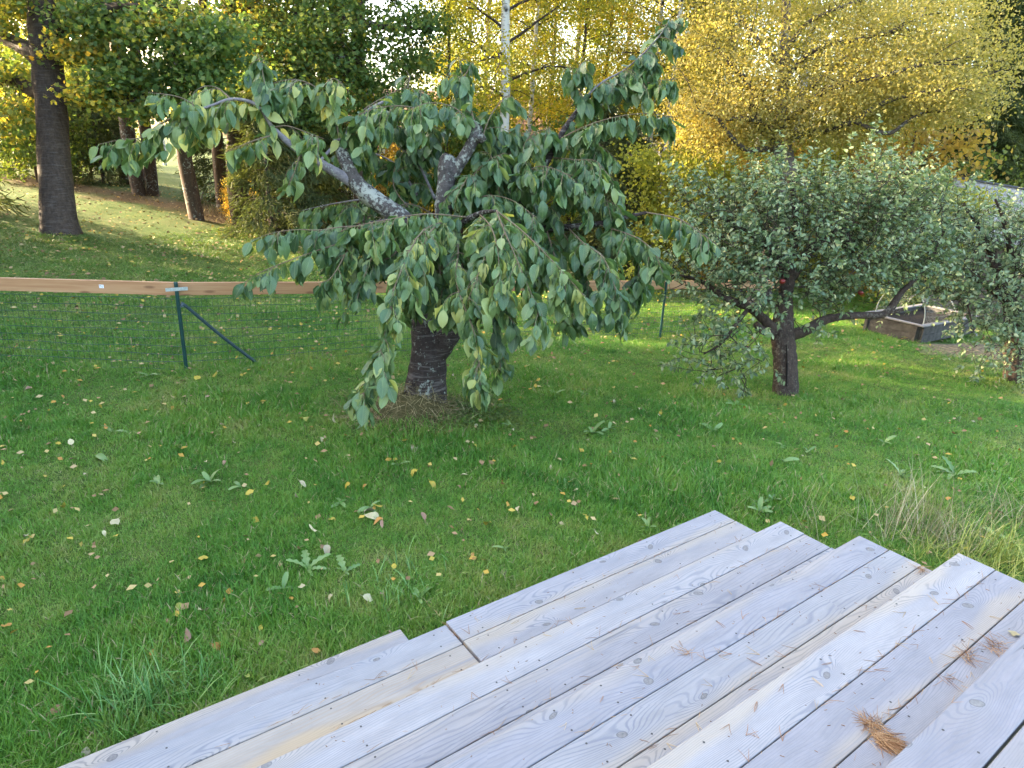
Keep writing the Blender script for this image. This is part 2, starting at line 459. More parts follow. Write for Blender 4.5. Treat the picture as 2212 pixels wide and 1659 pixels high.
M = {}
M['deck'] = board_mat('weathered_decking', (.285, .272, .270), (.365, .305, .225), .38)
M['deck_tan'] = board_mat('tan_decking', (.335, .295, .24), (.385, .295, .185), .9, (.30, .22, .15))
M['deck_old'] = board_mat('purple_grey_decking', (.215, .202, .212), (.26, .23, .20), .15)
M['under'] = simple('stair_carcass', (.22, .20, .17), .8, .2, .3, 14)
M['screw'] = simple('dull_screw', (.06, .055, .05), .7, .3)
M['fence_green'] = simple('green_powder_coat', (.010, .050, .045), .38, .5, .15, 30)
M['brace_grey'] = simple('dark_tube_coat', (.022, .048, .058), .35, .5, .15, 30)
M['zinc'] = simple('galvanised_steel', (.50, .54, .54), .42, .5, .2, 60, .7)
M['white_sticker'] = simple('white_sticker', (.78, .78, .80), .5, .4, .06, 200)
M['print_grey'] = simple('sticker_print', (.30, .31, .36), .5, .3)

# ------------------------------------------------------------------ lawn sheet
def axis_pts(lo, hi, c0, c1, fine, grow):
    a = list(np.arange(c0, c1 + 1e-6, fine)); s = fine
    x = c1
    while x < hi: s *= grow; x += s; a.append(min(x, hi))
    s = fine; x = c0
    while x > lo: s *= grow; x -= s; a.insert(0, max(x, lo))
    return np.array(a)
gx = axis_pts(-320, 420, -9, 16, .16, 1.25); gy = axis_pts(-260, 520, -5, 24, .16, 1.25)
GX, GY = np.meshgrid(gx, gy); GZ = gz(GX, GY)
mb = MB(); nx, ny = len(gx), len(gy)
ii = (np.arange(ny - 1)[:, None] * nx + np.arange(nx - 1)[None]).ravel()
mb.add(np.stack([GX, GY, GZ], -1).reshape(-1, 3), np.stack([ii, ii + 1, ii + nx + 1, ii + nx], 1))
t = NT('lawn_ground'); P = t.pos()
n_big = t.noise(P, .55, 4.0, .6); n_mid = t.noise(P, 3.2, 4.0, .65); n_fine = t.noise(P, 38.0, 5.0, .7)
c = t.ramp(n_mid, [(.30, (.035, .072, .010)), (.50, (.060, .115, .018)), (.72, (.11, .145, .036))])
c = t.mix(t.maprange(n_big, .35, .68, 0.0, .6), c, (.085, .105, .035))
c = t.mix(t.maprange(n_fine, .46, .70, 0.0, .65), c, (.030, .036, .014))
sp = t.n('ShaderNodeSeparateXYZ'); t.set(sp.inputs[0], P)
# forest floor with needles and dead leaves behind the far edge of the lawn
# distance in front of the deck, slanting with the edge of the wood
edge = t.math('ADD', t.math('ADD', t.math('MULTIPLY', sp.outputs[1], .595), t.math('MULTIPLY', sp.outputs[0], .877)), t.math('MULTIPLY', t.math('SUBTRACT', t.noise(P, .45, 3.0), .5), 4.0))
ff = t.maprange(edge, 11.2, 12.2)
grass_far = t.maprange(edge, 13.2, 14.4)
ff = t.math('MULTIPLY', ff, t.math('SUBTRACT', 1.0, grass_far))
fl = t.ramp(t.noise(P, 26.0, 5.0, .7), [(.3, (.045, .030, .016)), (.55, (.11, .070, .035)), (.75, (.22, .14, .06))])
c = t.mix(ff, c, fl)
# thin leaf-strewn turf under the maple
lit = t.math('MULTIPLY', t.maprange(t.noise(P, 21.0, 4.0, .7), .52, .66), t.maprange(edge, 5.0, 10.5, .12, .7))
c = t.mix(lit, c, t.ramp(t.noise(P, 55.0, 2.0), [(.35, (.10, .075, .030)), (.6, (.26, .19, .06))]))
M['lawn'] = t.end(t.bsdf(c, .95, .1, t.bump(t.math('ADD', n_mid, t.math('MULTIPLY', n_fine, .6)), .7, .05)))
tag(mb.build('lawn', M['lawn']), kind='structure')

# ------------------------------------------------------------------ stairs and deck
BW, GAP, TH = .1464, .0036, .030
PITCH = BW + GAP
RISE, RUN = .1379, .4210
stair = thing('wooden_stairs', (0, 0, 0), 'wide weathered grey wooden garden stairs going down from the deck to the lawn', 'stairs')
def board(x0, x1, yc, ztop, mat, parent, w=BW, th=TH, tilt=0.0, name='board'):
    m = MB(); box(m, (0, 0, 0), (x1 - x0, w, th), bev=.0035)
    o = m.build(name, mat, parent, smooth=False)
    o.location = ((x0 + x1) / 2, yc, ztop - th / 2); o.rotation_euler = (0, 0, tilt)
    return o
XL = -6.2
screws = MB()
def screw_row(x0, x1, yc, z, js):
    for jx in js:
        if x0 + .02 < jx < x1 - .02:
            for s in (-1, 1):
                a = np.linspace(0, 2 * np.pi, 7)[:-1]
                px = jx + rng.normal(0, .006); py = yc + s * .045 + rng.normal(0, .004)
                V = np.c_[px + .0042 * np.cos(a), py + .0042 * np.sin(a), np.full(6, z + .0006)]
                screws.add(np.r_[V, [[px, py, z + .0002]]], np.array([[q, (q + 1) % 6, 6] for q in range(6)]))
JX = [-.09, -.62, -1.15, -1.78, -1.98, -2.5, -3.05, -3.6, -4.2]
# lowest step: only on the left, where the lawn lies deeper
z0 = -RISE
for b in range(2):
    board(XL, -2.01 + .004 * b, .215 - BW / 2 - b * PITCH, z0, M['deck'], stair)
    screw_row(XL, -2.01, .215 - BW / 2 - b * PITCH, z0, JX)
XJ = -1.893
for k in range(4):
    z = k * RISE; yn = -k * RUN
    for b in range(3):
        yc = yn - BW / 2 - b * PITCH
        if k == 0 and b < 3:
            o = board(XJ + .0045, (0, .004, -.002)[b], yc, z, M['deck'], stair, tilt=0)
            board(XL, XJ - .0045, yc - .012, z - .006, M['deck_tan'] if b == 1 else M['deck'], stair)
            screw_row(XJ, 0, yc, z, JX); screw_row(XL, XJ, yc - .012, z - .006, JX)
        else:
            board(XL, (.0, .003, -.002, .002, -.003)[(k + b) % 5], yc, z, M['deck'], stair)
            screw_row(XL, 0, yc, z, JX)
    # riser set back under the nosing of the step above
    m = MB(); box(m, (0, 0, 0), (-XL - .06, .022, RISE - TH - .006))
    o = m.build('riser', M['under'], stair, smooth=False); o.location = ((XL - .06) / 2 + .0, yn - .045, z - TH - (RISE - TH) / 2 + .002)
    m = MB(); box(m, (0, 0, 0), (-XL - .06, .036, .07)); o = m.build('bearer', M['under'], stair, smooth=False); o.location = ((XL - .06) / 2, yn - .30, z - TH - .037)
for x in (-.035, -1.83, -3.6, -5.6):
    m = MB()
    prof = [(.0, -.16)]
    for k in range(4):
        prof += [(-k * RUN - .06, k * RISE - TH - .004), (-(k + 1) * RUN - .06, k * RISE - TH - .004)]
    prof += [(-4 * RUN - .06, -.3), (-.06, -.3)]
    prof = np.array(prof[1:]); n = len(prof)
    V = np.r_[np.c_[np.full(n, x - .022), prof], np.c_[np.full(n, x + .022), prof]]
    for i in range(n):
        j = (i + 1) % n; m.add(V[[i, j, n + j, n + i]], np.array([[0, 1, 2, 3]]))
    for k in range(4):                       # side faces, one rectangle under each tread
        ya, yb, zt = -k * RUN - .06, -(k + 1) * RUN - .06, k * RISE - TH - .004
        for xx in (x - .022, x + .022):
            m.add(np.array([(xx, ya, -.3), (xx, yb, -.3), (xx, yb, zt), (xx, ya, zt)]), np.array([[0, 1, 2, 3]]))
    m.build('stringer', M['under'], stair, smooth=False)
tag(screws.build('screw_heads', M['screw'], stair, smooth=False), kind='stuff')

deck = thing('wooden_deck', (0, -4 * RUN, 4 * RISE), 'darker purple grey wooden deck above the top stair', 'deck')
screws = MB()
for b in range(16):
    o = board(XL, (.0, -.003, .002)[b % 3] + .25, -BW / 2 - b * PITCH - (.004 if b else 0), 0, M['deck_old'], deck)
    screw_row(XL, .2, -BW / 2 - b * PITCH, 0, [-.12, -.7, -1.3, -1.9, -2.5, -3.1])
m = MB(); box(m, (0, 0, 0), (-XL + .1, .03, .4)); o = m.build('fascia', M['under'], deck, smooth=False); o.location = (XL / 2 + .1, -.05, -.24)
for x in (-6, -4.5, -3, -1.5, .05):
    m = MB(); box(m, (0, 0, 0), (.045, 2.3, .12)); o = m.build('joist', M['under'], deck, smooth=False); o.location = (x, -1.25, -.095)
tag(screws.build('screw_heads', M['screw'], deck, smooth=False), kind='stuff')

# ------------------------------------------------------------------ foliage materials and leaf shapes
G = lambda *c: tuple(c)
CH_RAMP = [(0, (.022, .064, .022)), (.28, (.050, .112, .038)), (.58, (.115, .190, .060)), (.80, (.27, .325, .10)), (1, (.42, .40, .10))]
M['cherry_leaf'] = leaf_mat('cherry_leaf', CH_RAMP,
                            'obj', .28, .38, .62, (1.55, 1.42, 1.3), True)
M['cherry_foliage'] = leaf_mat('cherry_foliage', CH_RAMP,
                               'attr', .28, .38, .62, (1.55, 1.42, 1.3), True)
AP = [(0, (.055, .100, .042)), (.5, (.125, .185, .080)), (.85, (.21, .27, .14)), (1, (.32, .34, .18))]
M['apple_leaf'] = leaf_mat('apple_leaf', AP, 'obj', .25, .5, .45, (1.7, 1.55, 1.7))
M['apple_foliage'] = leaf_mat('apple_foliage', AP, 'attr', .25, .5, .45, (1.7, 1.55, 1.7))
MAP = [(0, (.062, .115, .035)), (.35, (.110, .175, .050)), (.6, (.21, .22, .055)), (.8, (.42, .35, .05)), (1, (.50, .31, .045))]
M['maple_leaf'] = leaf_mat('maple_leaf', MAP, 'attr', .45, .6, .25, (1.1, 1.1, 1.0))
YEL = [(0, (.15, .155, .045)), (.35, (.28, .245, .070)), (.7, (.40, .325, .105)), (1, (.48, .33, .10))]
M['gold_leaf'] = leaf_mat('gold_leaf', YEL, 'attr', .42, .6, .2, (1.1, 1.1, 1.0), clump=.9)
BIR = [(0, (.07, .12, .022)), (.4, (.22, .24, .032)), (.75, (.42, .34, .035)), (1, (.52, .33, .04))]
M['birch_leaf'] = leaf_mat('birch_leaf', BIR, 'attr', .5, .6, .2, (1.1, 1.1, 1.0), clump=.5, hue_noise=.05)
GRN = [(0, (.040, .075, .020)), (.5, (.095, .14, .032)), (1, (.24, .25, .05))]
M['shrub_leaf'] = leaf_mat('shrub_leaf', GRN, 'attr', .4, .6, .25, (1.1, 1.1, 1.0), clump=.9, hue_noise=.03)
LIM = [(0, (.17, .22, .045)), (.5, (.30, .31, .06)), (1, (.42, .36, .08))]
M['lime_leaf'] = leaf_mat('lime_leaf', LIM, 'attr', .55, .6, .2, (1.1, 1.1, 1.0), clump=1.2)
ORG = [(0, (.27, .18, .045)), (.5, (.38, .25, .065)), (1, (.46, .33, .09))]
M['orange_leaf'] = leaf_mat('orange_leaf', ORG, 'attr', .55, .6, .2, (1.1, 1.1, 1.0))
M['needles'] = leaf_mat('spruce_needles', [(0, (.042, .060, .022)), (.6, (.085, .105, .036)), (1, (.18, .17, .055))], 'attr', .22, .7, .2, (1, 1, 1), clump=1.1)
M['cherry_bark'] = bark_mat('cherry_bark', (.010, .0075, .0065), (.048, .034, .028), .08, .26, 1.5)
M['cherry_lichen'] = bark_mat('lichened_cherry_bark', (.026, .022, .018), (.11, .09, .08), .72, .1, 1.5, (.33, .33, .27))
M['cherry_grey'] = bark_mat('smooth_cherry_bark', (.11, .095, .10), (.24, .215, .22), .2, .6, 1.0)
M['twig'] = simple('green_brown_twig', (.14, .10, .06), .7, .3, .3, 40)
M['apple_bark'] = bark_mat('apple_bark', (.012, .008, .006), (.075, .050, .035), .2, .0, 1.6, (.17, .15, .11))
M['maple_bark'] = bark_mat('maple_bark', (.018, .012, .008), (.080, .054, .037), .0, .12, .9)
M['spruce_bark'] = bark_mat('spruce_bark', (.022, .015, .011), (.10, .066, .045), .1, .0, 1.0)
M['dark_twig'] = simple('dark_twig', (.045, .033, .025), .85, .2, .3, 10)
M['birch_bark'] = birch_bark('birch_bark')

def leaf_template(fold=.3, droop=.2, wave=.05, width=.28, petiole=.22, rows=(0, .10, .28, .48, .68, .86, 1.0), seed=0, twist=0.0):
    g = np.random.default_rng(seed); V = []; UV = []
    wd = np.interp(rows, [0, .1, .3, .5, .7, .87, 1], [.02, .50, .88, 1.0, .86, .46, .01]) * width
    for y, w in zip(rows, wd):
        zc = -droop * y * y
        tw = twist * y
        for s in (-1, 0, 1):
            zz = abs(s) * w * fold + (abs(s) * wave * g.normal() * (1 if 0 < y < 1 else 0))
            V.append((s * w * math.cos(tw) , y * (1 - .12 * droop * y), zc + zz + s * w * math.sin(tw)))
            UV.append((.5 + .5 * s * w / width, y))
    F = []
    for i in range(len(rows) - 1):
        a = i * 3; F += [(a, a + 1, a + 4, a + 3), (a + 1, a + 2, a + 5, a + 4)]
    if petiole:
        k = len(V); pw = .016
        V += [(-pw, -petiole, .06), (pw, -petiole, .06), (pw, .04, 0), (-pw, .04, 0)]; UV += [(.5, 0)] * 4; F.append((k, k + 1, k + 2, k + 3))
    return np.array(V, float), np.array(F), np.array(UV, float)
CH_T = [leaf_template(.35, .30, .03, .27, .24, seed=1), leaf_template(.15, .55, .035, .30, .22, seed=2), leaf_template(.75, .1, .035, .27, .25, seed=3), leaf_template(.9, .7, .03, .30, .2, seed=7, twist=-.6), leaf_template(.5, -.25, .04, .28, .2, seed=8, twist=.7),
        leaf_template(.25, .6, .03, .25, .2, seed=4, twist=.5), leaf_template(-.15, .3, .03, .29, .22, seed=5, twist=-.4), leaf_template(1.1, .35, .02, .24, .22, seed=6, twist=.3)]
AR = (0, .22, .55, .82, 1.0)
AP_T = [leaf_template(.4, .2, .02, .27, .2, AR, 11), leaf_template(.2, .4, .03, .30, .18, AR, 12), leaf_template(.7, .1, .03, .26, .2, AR, 13, .4)]
DIA = (np.array([(0, 0, 0), (.36, .5, .08), (0, 1, 0), (-.36, .5, .08)], float), np.array([(0, 1, 2), (0, 2, 3)]))
LOB = (np.array([(0, 0, 0), (.5, .18, .05), (.30, .45, 0), (.42, .75, .06), (0, 1, 0), (-.42, .75, .06), (-.30, .45, 0), (-.5, .18, .05)], float),
       np.array([(0, 1, 2), (0, 2, 4), (2, 3, 4), (0, 4, 6), (4, 5, 6), (0, 6, 7)]))
SPR = (np.array([(0, 0, 0), (.07, .3, 0), (.05, .8, -.12), (0, 1, -.2), (-.05, .8, -.12), (-.07, .3, 0)], float), np.array([(0, 1, 2), (0, 2, 3), (0, 3, 4), (0, 4, 5)]))

def rvec(n, z=0.0, s=1.0):
    v = rng.normal(size=(n, 3)) * s; v[:, 2] += z; return v
def build_leaves(tree, base, tpls, pos, d, nrm, size, mat_obj, mat_stuff, n_obj=300, rnd=None, stuffname='foliage'):
    """the n_obj leaves that show largest become parts, the rest one joined part"""
    n = len(pos); Rm = rots(d, nrm); ti = rng.integers(0, len(tpls), n)
    px, py, D = project(pos)
    inside = (px > 0) & (px < 2212) & (py > 0) & (py < 1659)
    facing = np.abs(np.einsum('ij,ij->i', Rm[:, :, 2], unit(pos - CAM)))
    score = np.where(inside, size * (0.35 + facing) / D, -1)
    order = np.argsort(-score); big = order[:n_obj]; rest = order[n_obj:]
    mes = []
    for tp in tpls:
        b = MB(); b.add(tp[0], tp[1], 0.0, tp[2][tp[1]]); mes.append(b.mesh('leaf', mat_obj))
    r = rng.random(n) if rnd is None else rnd
    for i in big:
        o = bpy.data.objects.new('leaf', mes[ti[i]]); COL.objects.link(o); o.parent = tree
        m = np.eye(4); m[:3, :3] = Rm[i] * size[i]; m[:3, 3] = pos[i] - base
        o.matrix_basis = Matrix(m.tolist()); o.color = (float(r[i]), 0, 0, 1)
    b = MB()
    for k, tp in enumerate(tpls):
        s = rest[ti[rest] == k]
        if len(s): scatter(b, tp, pos[s], Rm[s], size[s], r[s])
    tag(b.build(stuffname, mat_stuff, tree, off=base), kind='stuff')

# ------------------------------------------------------------------ cherry tree
cb = ground_at(914, 884); DC = depth_of(cb)
cherry = thing('cherry_tree', cb, 'old spreading cherry tree with large drooping leaves and lichened stub limbs', 'tree')
def pxline(L, D0=DC):
    return np.array([at(p[0], p[1], D0 + p[2]) for p in L])
def limb(tree, base, L, radii, mat, name='branch', n=26, sides=10, noise=.07, D0=DC, cut=False):
    P, r = smooth_line(pxline(L, D0), n, radii)
    m = MB(); tube(m, P, r, sides, True, noise, int(abs(L[0][0])))
    return m.build(name, mat, tree, off=base), P, r
# trunk with its two stems
P, r = smooth_line(np.r_[[cb + np.array([0, 0, -.08])], pxline([(917, 840, 0), (922, 770, 0), (916, 720, 0), (911, 660, -.02), (908, 610, 0), (918, 555, .03), (950, 500, .08)])], 40,
                   [.225, .185, .160, .118, .090, .088, .08, .07])
m = MB(); tube(m, P, r, 18, True, .055, 3)
P2, r2 = smooth_line(pxline([(918, 800, .0), (938, 765, .0), (972, 722, .0), (1002, 672, .05), (1016, 635, .08), (1021, 585, .1), (1045, 530, .12), (1110, 470, .15)]), 34, [.11, .115, .10, .080, .075, .072, .065, .055])
tube(m, P2, r2, 16, True, .06, 4)
m.build('trunk', M['cherry_bark'], cherry, off=cb)
SK = []      # leafy lines: (points, leaves per metre, side twigs per metre, yellow, twig length)
def leafy(L, lpm=30, tpm=5, yel=0.0, tl=.4, r0=.0075, r1=.0022, wood=True, name='branch'):
    P = smooth_line(pxline(L), 24)
    SK.append((P, lpm, tpm, yel, tl))
    if wood:
        m = MB(); tube(m, P, np.linspace(r0, r1, 24), 6, False, .03, 1); m.build(name, M['cherry_grey'] if r0 > .010 else M['twig'], cherry, off=cb)
limb(cherry, cb, [(940, 545, .05), (880, 482, -.05), (820, 440, -.1), (770, 398, -.1), (748, 355, -.08), (735, 322, -.05), (729, 303, -.05)], [.085, .088, .084, .074, .062, .055, .048], M['cherry_lichen'], n=34, sides=14, noise=.09)
limb(cherry, cb, [(775, 402, -.1), (745, 384, -.13), (700, 357, -.2), (648, 326, -.26), (612, 298, -.32), (588, 276, -.36)], [.05, .047, .041, .034, .028, .024], M['cherry_grey'], sides=12, noise=.03)
limb(cherry, cb, [(690, 350, -.19), (707, 330, -.15), (724, 312, -.1)], [.014, .013, .012], M['cherry_grey'], n=8, sides=8, noise=.03)
limb(cherry, cb, [(683, 352, -.18), (680, 336, -.18), (678, 318, -.18)], [.016, .014, .012], M['cherry_grey'], n=8, sides=8, noise=.05)
limb(cherry, cb, [(955, 500, .08), (958, 440, .0), (962, 395, -.02), (966, 358, -.02), (972, 343, .0)], [.075, .074, .076, .082, .07], M['cherry_lichen'], n=22, sides=14, noise=.09)
limb(cherry, cb, [(975, 385, .0), (995, 350, .0), (1012, 322, .0), (1024, 298, .0), (1027, 280, .02), (1030, 270, .03)], [.055, .052, .05, .05, .055, .05], M['cherry_lichen'], n=22, sides=12, noise=.1)
limb(cherry, cb, [(1024, 296, .0), (1038, 300, -.03), (1047, 294, -.04)], [.04, .038, .032], M['cherry_lichen'], n=8, sides=10, noise=.1)
limb(cherry, cb, [(1100, 475, .15), (1140, 494, .1), (1210, 492, .05), (1290, 484, -.1), (1340, 472, -.15), (1397, 459, -.25)], [.05, .04, .032, .026, .02, .014], M['cherry_bark'], sides=8, noise=.05)
limb(cherry, cb, [(1060, 515, .12), (1130, 440, .1), (1180, 350, .05), (1225, 270, 0), (1275, 205, -.05)], [.05, .042, .034, .026, .018], M['cherry_bark'], sides=8, noise=.05)
limb(cherry, cb, [(930, 560, .05), (985, 492, -.2), (1035, 462, -.5), (1072, 455, -.75)], [.045, .032, .022, .012], M['cherry_bark'], sides=8, noise=.05)
limb(cherry, cb, [(948, 520, .06), (920, 480, -.15), (870, 470, -.45), (800, 480, -.6)], [.035, .024, .014, .009], M['cherry_bark'], sides=8, noise=.05)
limb(cherry, cb, [(740, 335, -.05), (760, 270, .05), (820, 225, .15), (880, 205, .2)], [.028, .022, .016, .012], M['cherry_grey'], sides=8, noise=.05)
# left arch: paler tone is part yellowing, part skylight put into the colour
leafy([(588, 276, -.36), (560, 232, -.4), (530, 217, -.42), (494, 215, -.45), (455, 229, -.48), (410, 243, -.5), (372, 254, -.52)], 34, 8, .66, .32, .018, .009)
leafy([(372, 254, -.52), (335, 275, -.5), (304, 297, -.5), (255, 303, -.5), (212, 312, -.48)], 44, 7, .40, .25)
leafy([(588, 276, -.36), (620, 272, -.4), (660, 285, -.42), (700, 300, -.45)], 24, 5, .55, .3)
leafy([(430, 236, -.5), (400, 215, -.6), (365, 205, -.65), (320, 200, -.65)], 36, 5, .3, .22)
leafy([(500, 216, -.45), (470, 190, -.3), (440, 185, -.3)], 34, 5, .6, .25)
leafy([(570, 245, -.4), (574, 200, -.45), (566, 150, -.48), (557, 115, -.48)], 44, 7, .0, .18)
leafy([(600, 290, -.34), (560, 300, -.5), (520, 315, -.55), (485, 330, -.55)], 22, 4, .35, .25)
leafy([(650, 328, -.26), (640, 360, -.4), (625, 400, -.45)], 26, 4, .45, .2)
leafy([(735, 315, -.05), (722, 250, -.1), (690, 195, -.15), (640, 172, -.2), (590, 180, -.25), (560, 195, -.25)], 38, 7, .52, .3)
leafy([(690, 195, -.15), (720, 170, -.2), (745, 190, -.25)], 38, 7, .45, .25)
leafy([(748, 330, -.05), (770, 255, .0), (820, 215, .05), (880, 190, .1), (925, 200, .1)], 42, 8, .12, .3)
leafy([(880, 190, .1), (885, 168, .12), (880, 155, .14)], 30, 3, .1, .12)
leafy([(760, 290, .1), (820, 270, .3), (890, 265, .4), (960, 280, .45)], 42, 8, .0, .35)
leafy([(930, 248, .1), (880, 230, -.1), (820, 232, -.2), (770, 250, -.3)], 40, 8, .25, .3)
leafy([(1027, 280, .02), (985, 235, -.1), (930, 222, -.2), (880, 238, -.3)], 38, 6, .15, .3)
leafy([(1030, 285, .02), (1015, 225, .05), (1000, 170, .05), (990, 122, .05)], 48, 7, .0, .2)
leafy([(1000, 170, .05), (1012, 150, .05), (1018, 135, .05)], 40, 3, .0, .1)
leafy([(1040, 300, .05), (1060, 250, .1), (1085, 215, .15), (1100, 205, .15)], 44, 6, .0, .25)
# back of the crown
leafy([(880, 440, .4), (800, 430, .6), (720, 440, .7), (650, 455, .75)], 34, 7, .0, .35, .016)
leafy([(900, 420, .4), (860, 360, .6), (800, 330, .7), (730, 335, .75)], 30, 6, .0, .35, .016)
leafy([(940, 430, .4), (900, 350, .5), (850, 310, .55)], 30, 6, .05, .35, .016)
leafy([(1000, 400, .3), (1060, 380, .5), (1120, 400, .6), (1180, 440, .6)], 36, 8, .0, .4, .016)
leafy([(950, 470, .3), (880, 440, .2), (820, 470, .1), (760, 440, .0)], 20, 4, .0, .3)
# upper right
leafy([(1225, 270, 0), (1262, 215, -.05), (1300, 178, -.08), (1350, 150, -.1), (1395, 110, -.12), (1430, 70, -.12), (1448, 38, -.12)], 66, 10, .0, .28, .014)
leafy([(1262, 215, -.05), (1240, 175, -.1), (1255, 135, -.12)], 50, 8, .05, .22)
leafy([(1300, 178, -.08), (1360, 185, -.15), (1420, 175, -.2), (1465, 170, -.22)], 46, 7, .1, .22)
leafy([(1210, 300, .0), (1260, 275, -.1), (1320, 255, -.2), (1390, 245, -.25), (1455, 252, -.28)], 46, 7, .08, .18)
leafy([(1160, 390, .08), (1220, 330, .1), (1280, 300, .1), (1300, 330, .1)], 46, 9, .0, .35)
leafy([(1150, 400, .05), (1130, 330, -.1), (1150, 290, -.15), (1190, 275, -.2)], 48, 9, .05, .3)
leafy([(1190, 340, .05), (1240, 345, -.1), (1290, 350, -.15), (1325, 400, -.18)], 44, 9, .05, .3)
leafy([(1110, 470, .1), (1120, 400, -.1), (1160, 360, -.2), (1220, 375, -.3), (1270, 420, -.35)], 50, 10, .05, .32)
leafy([(1140, 480, .1), (1200, 430, .0), (1270, 420, -.1), (1330, 440, -.15)], 48, 9, .0, .3)
leafy([(1050, 440, .1), (1085, 370, .1), (1110, 310, .1), (1130, 260, .1)], 34, 7, .0, .3)
leafy([(980, 455, .0), (1040, 425, -.2), (1100, 430, -.35), (1160, 470, -.45)], 44, 8, .0, .3)
leafy([(1000, 470, .2), (1010, 400, .0), (1050, 350, -.1), (1090, 330, -.15)], 48, 10, .05, .3)
leafy([(1040, 440, .1), (1020, 380, -.15), (1000, 400, -.25), (980, 440, -.3)], 40, 8, .1, .25)
leafy([(1080, 420, .0), (1060, 330, .1), (1080, 290, .2), (1120, 290, .2)], 44, 9, .0, .3)
leafy([(900, 470, .2), (850, 400, .3), (870, 330, .35), (930, 310, .4)], 36, 8, .0, .35)
leafy([(950, 530, -.2), (930, 570, -.55), (915, 620, -.7), (900, 655, -.75)], 50, 8, .3, .2)
leafy([(985, 500, -.3), (1000, 560, -.6), (985, 620, -.75), (965, 660, -.8)], 50, 8, .3, .2)
leafy([(900, 500, -.5), (880, 560, -.75), (865, 620, -.85), (850, 660, -.9)], 50, 8, .35, .2)
leafy([(1040, 480, -.5), (1050, 540, -.85), (1030, 600, -.95), (1010, 650, -1.0)], 50, 8, .35, .2)
# right hand drooping arms
leafy([(1397, 459, -.25), (1463, 472, -.35), (1512, 502, -.42), (1550, 530, -.45)], 46, 5, .05, .2)
leafy([(1290, 484, -.1), (1372, 512, -.35), (1412, 545, -.45), (1432, 590, -.5)], 52, 8, .05, .28)
leafy([(1230, 495, -.05), (1258, 523, -.4), (1302, 556, -.55), (1325, 610, -.62), (1335, 660, -.64)], 56, 9, .1, .26)
leafy([(1340, 472, -.15), (1372, 530, .0), (1382, 575, .05), (1385, 600, .05)], 46, 8, .0, .3)
leafy([(1210, 492, .05), (1250, 560, .2), (1280, 640, .25)], 40, 8, .0, .3)
leafy([(1180, 494, .05), (1200, 560, -.2), (1225, 640, -.3), (1240, 690, -.32)], 40, 6, .0, .2)
# front curtain
leafy([(1072, 455, -.75), (1130, 501, -.88), (1175, 545, -.95), (1214, 586, -1.0), (1266, 644, -1.05)], 58, 9, .32, .26)
leafy([(1072, 455, -.75), (1090, 500, -.9), (1116, 560, -1.0), (1150, 640, -1.05), (1180, 700, -1.08)], 54, 8, .3, .24)
leafy([(1035, 462, -.5), (1060, 490, -.85), (1075, 540, -1.0), (1080, 610, -1.05)], 54, 8, .42, .24)
leafy([(985, 492, -.2), (960, 480, -.6), (907, 505, -.9), (863, 593, -1.05), (848, 637, -1.1), (826, 743, -1.15), (801, 816, -1.18), (780, 862, -1.2)], 66, 9, .40, .19)
leafy([(960, 480, -.6), (930, 500, -.85), (905, 560, -.95), (890, 610, -.98)], 48, 7, .35, .2)
leafy([(985, 500, -.3), (990, 540, -.7), (987, 615, -.9), (1024, 717, -1.0), (1036, 790, -1.03), (1045, 835, -1.05)], 60, 8, .38, .19)
leafy([(1000, 560, -.5), (1050, 590, -.8), (1085, 660, -.9), (1110, 700, -.92)], 44, 7, .18, .22)
leafy([(1060, 600, -.4), (1072, 680, -.6), (1078, 760, -.65), (1082, 800, -.66)], 40, 5, .05, .16)
leafy([(1006, 469, -.5), (930, 462, -.75), (878, 467, -.85), (820, 478, -.9), (764, 489, -.92), (735, 500, -.93)], 48, 6, .22, .22)
leafy([(870, 470, -.45), (800, 486, -.65), (740, 490, -.72), (690, 497, -.78), (640, 496, -.82), (590, 503, -.85), (540, 520, -.87)], 36, 4, .12, .2)
leafy([(800, 480, -.6), (760, 515, -.75), (720, 530, -.8), (677, 544, -.86), (609, 569, -.92), (560, 590, -.95), (525, 612, -.96)], 44, 6, .12, .22)
leafy([(760, 515, -.75), (740, 560, -.85), (715, 600, -.9), (690, 612, -.9)], 46, 6, .15, .22)
leafy([(830, 485, -.6), (810, 540, -.8), (790, 590, -.85), (770, 650, -.9)], 46, 7, .08, .22)
leafy([(880, 500, -.5), (860, 540, -.7), (835, 560, -.75), (800, 560, -.8)], 46, 8, .25, .25)
leafy([(940, 540, -.2), (950, 580, -.5), (955, 630, -.6), (945, 660, -.62)], 50, 8, .3, .2)
leafy([(870, 500, .2), (830, 540, .3), (780, 580, .35), (750, 600, .35)], 36, 7, .0, .3)
leafy([(1100, 500, .2), (1140, 550, .3), (1170, 610, .3)], 36, 7, .0, .3)

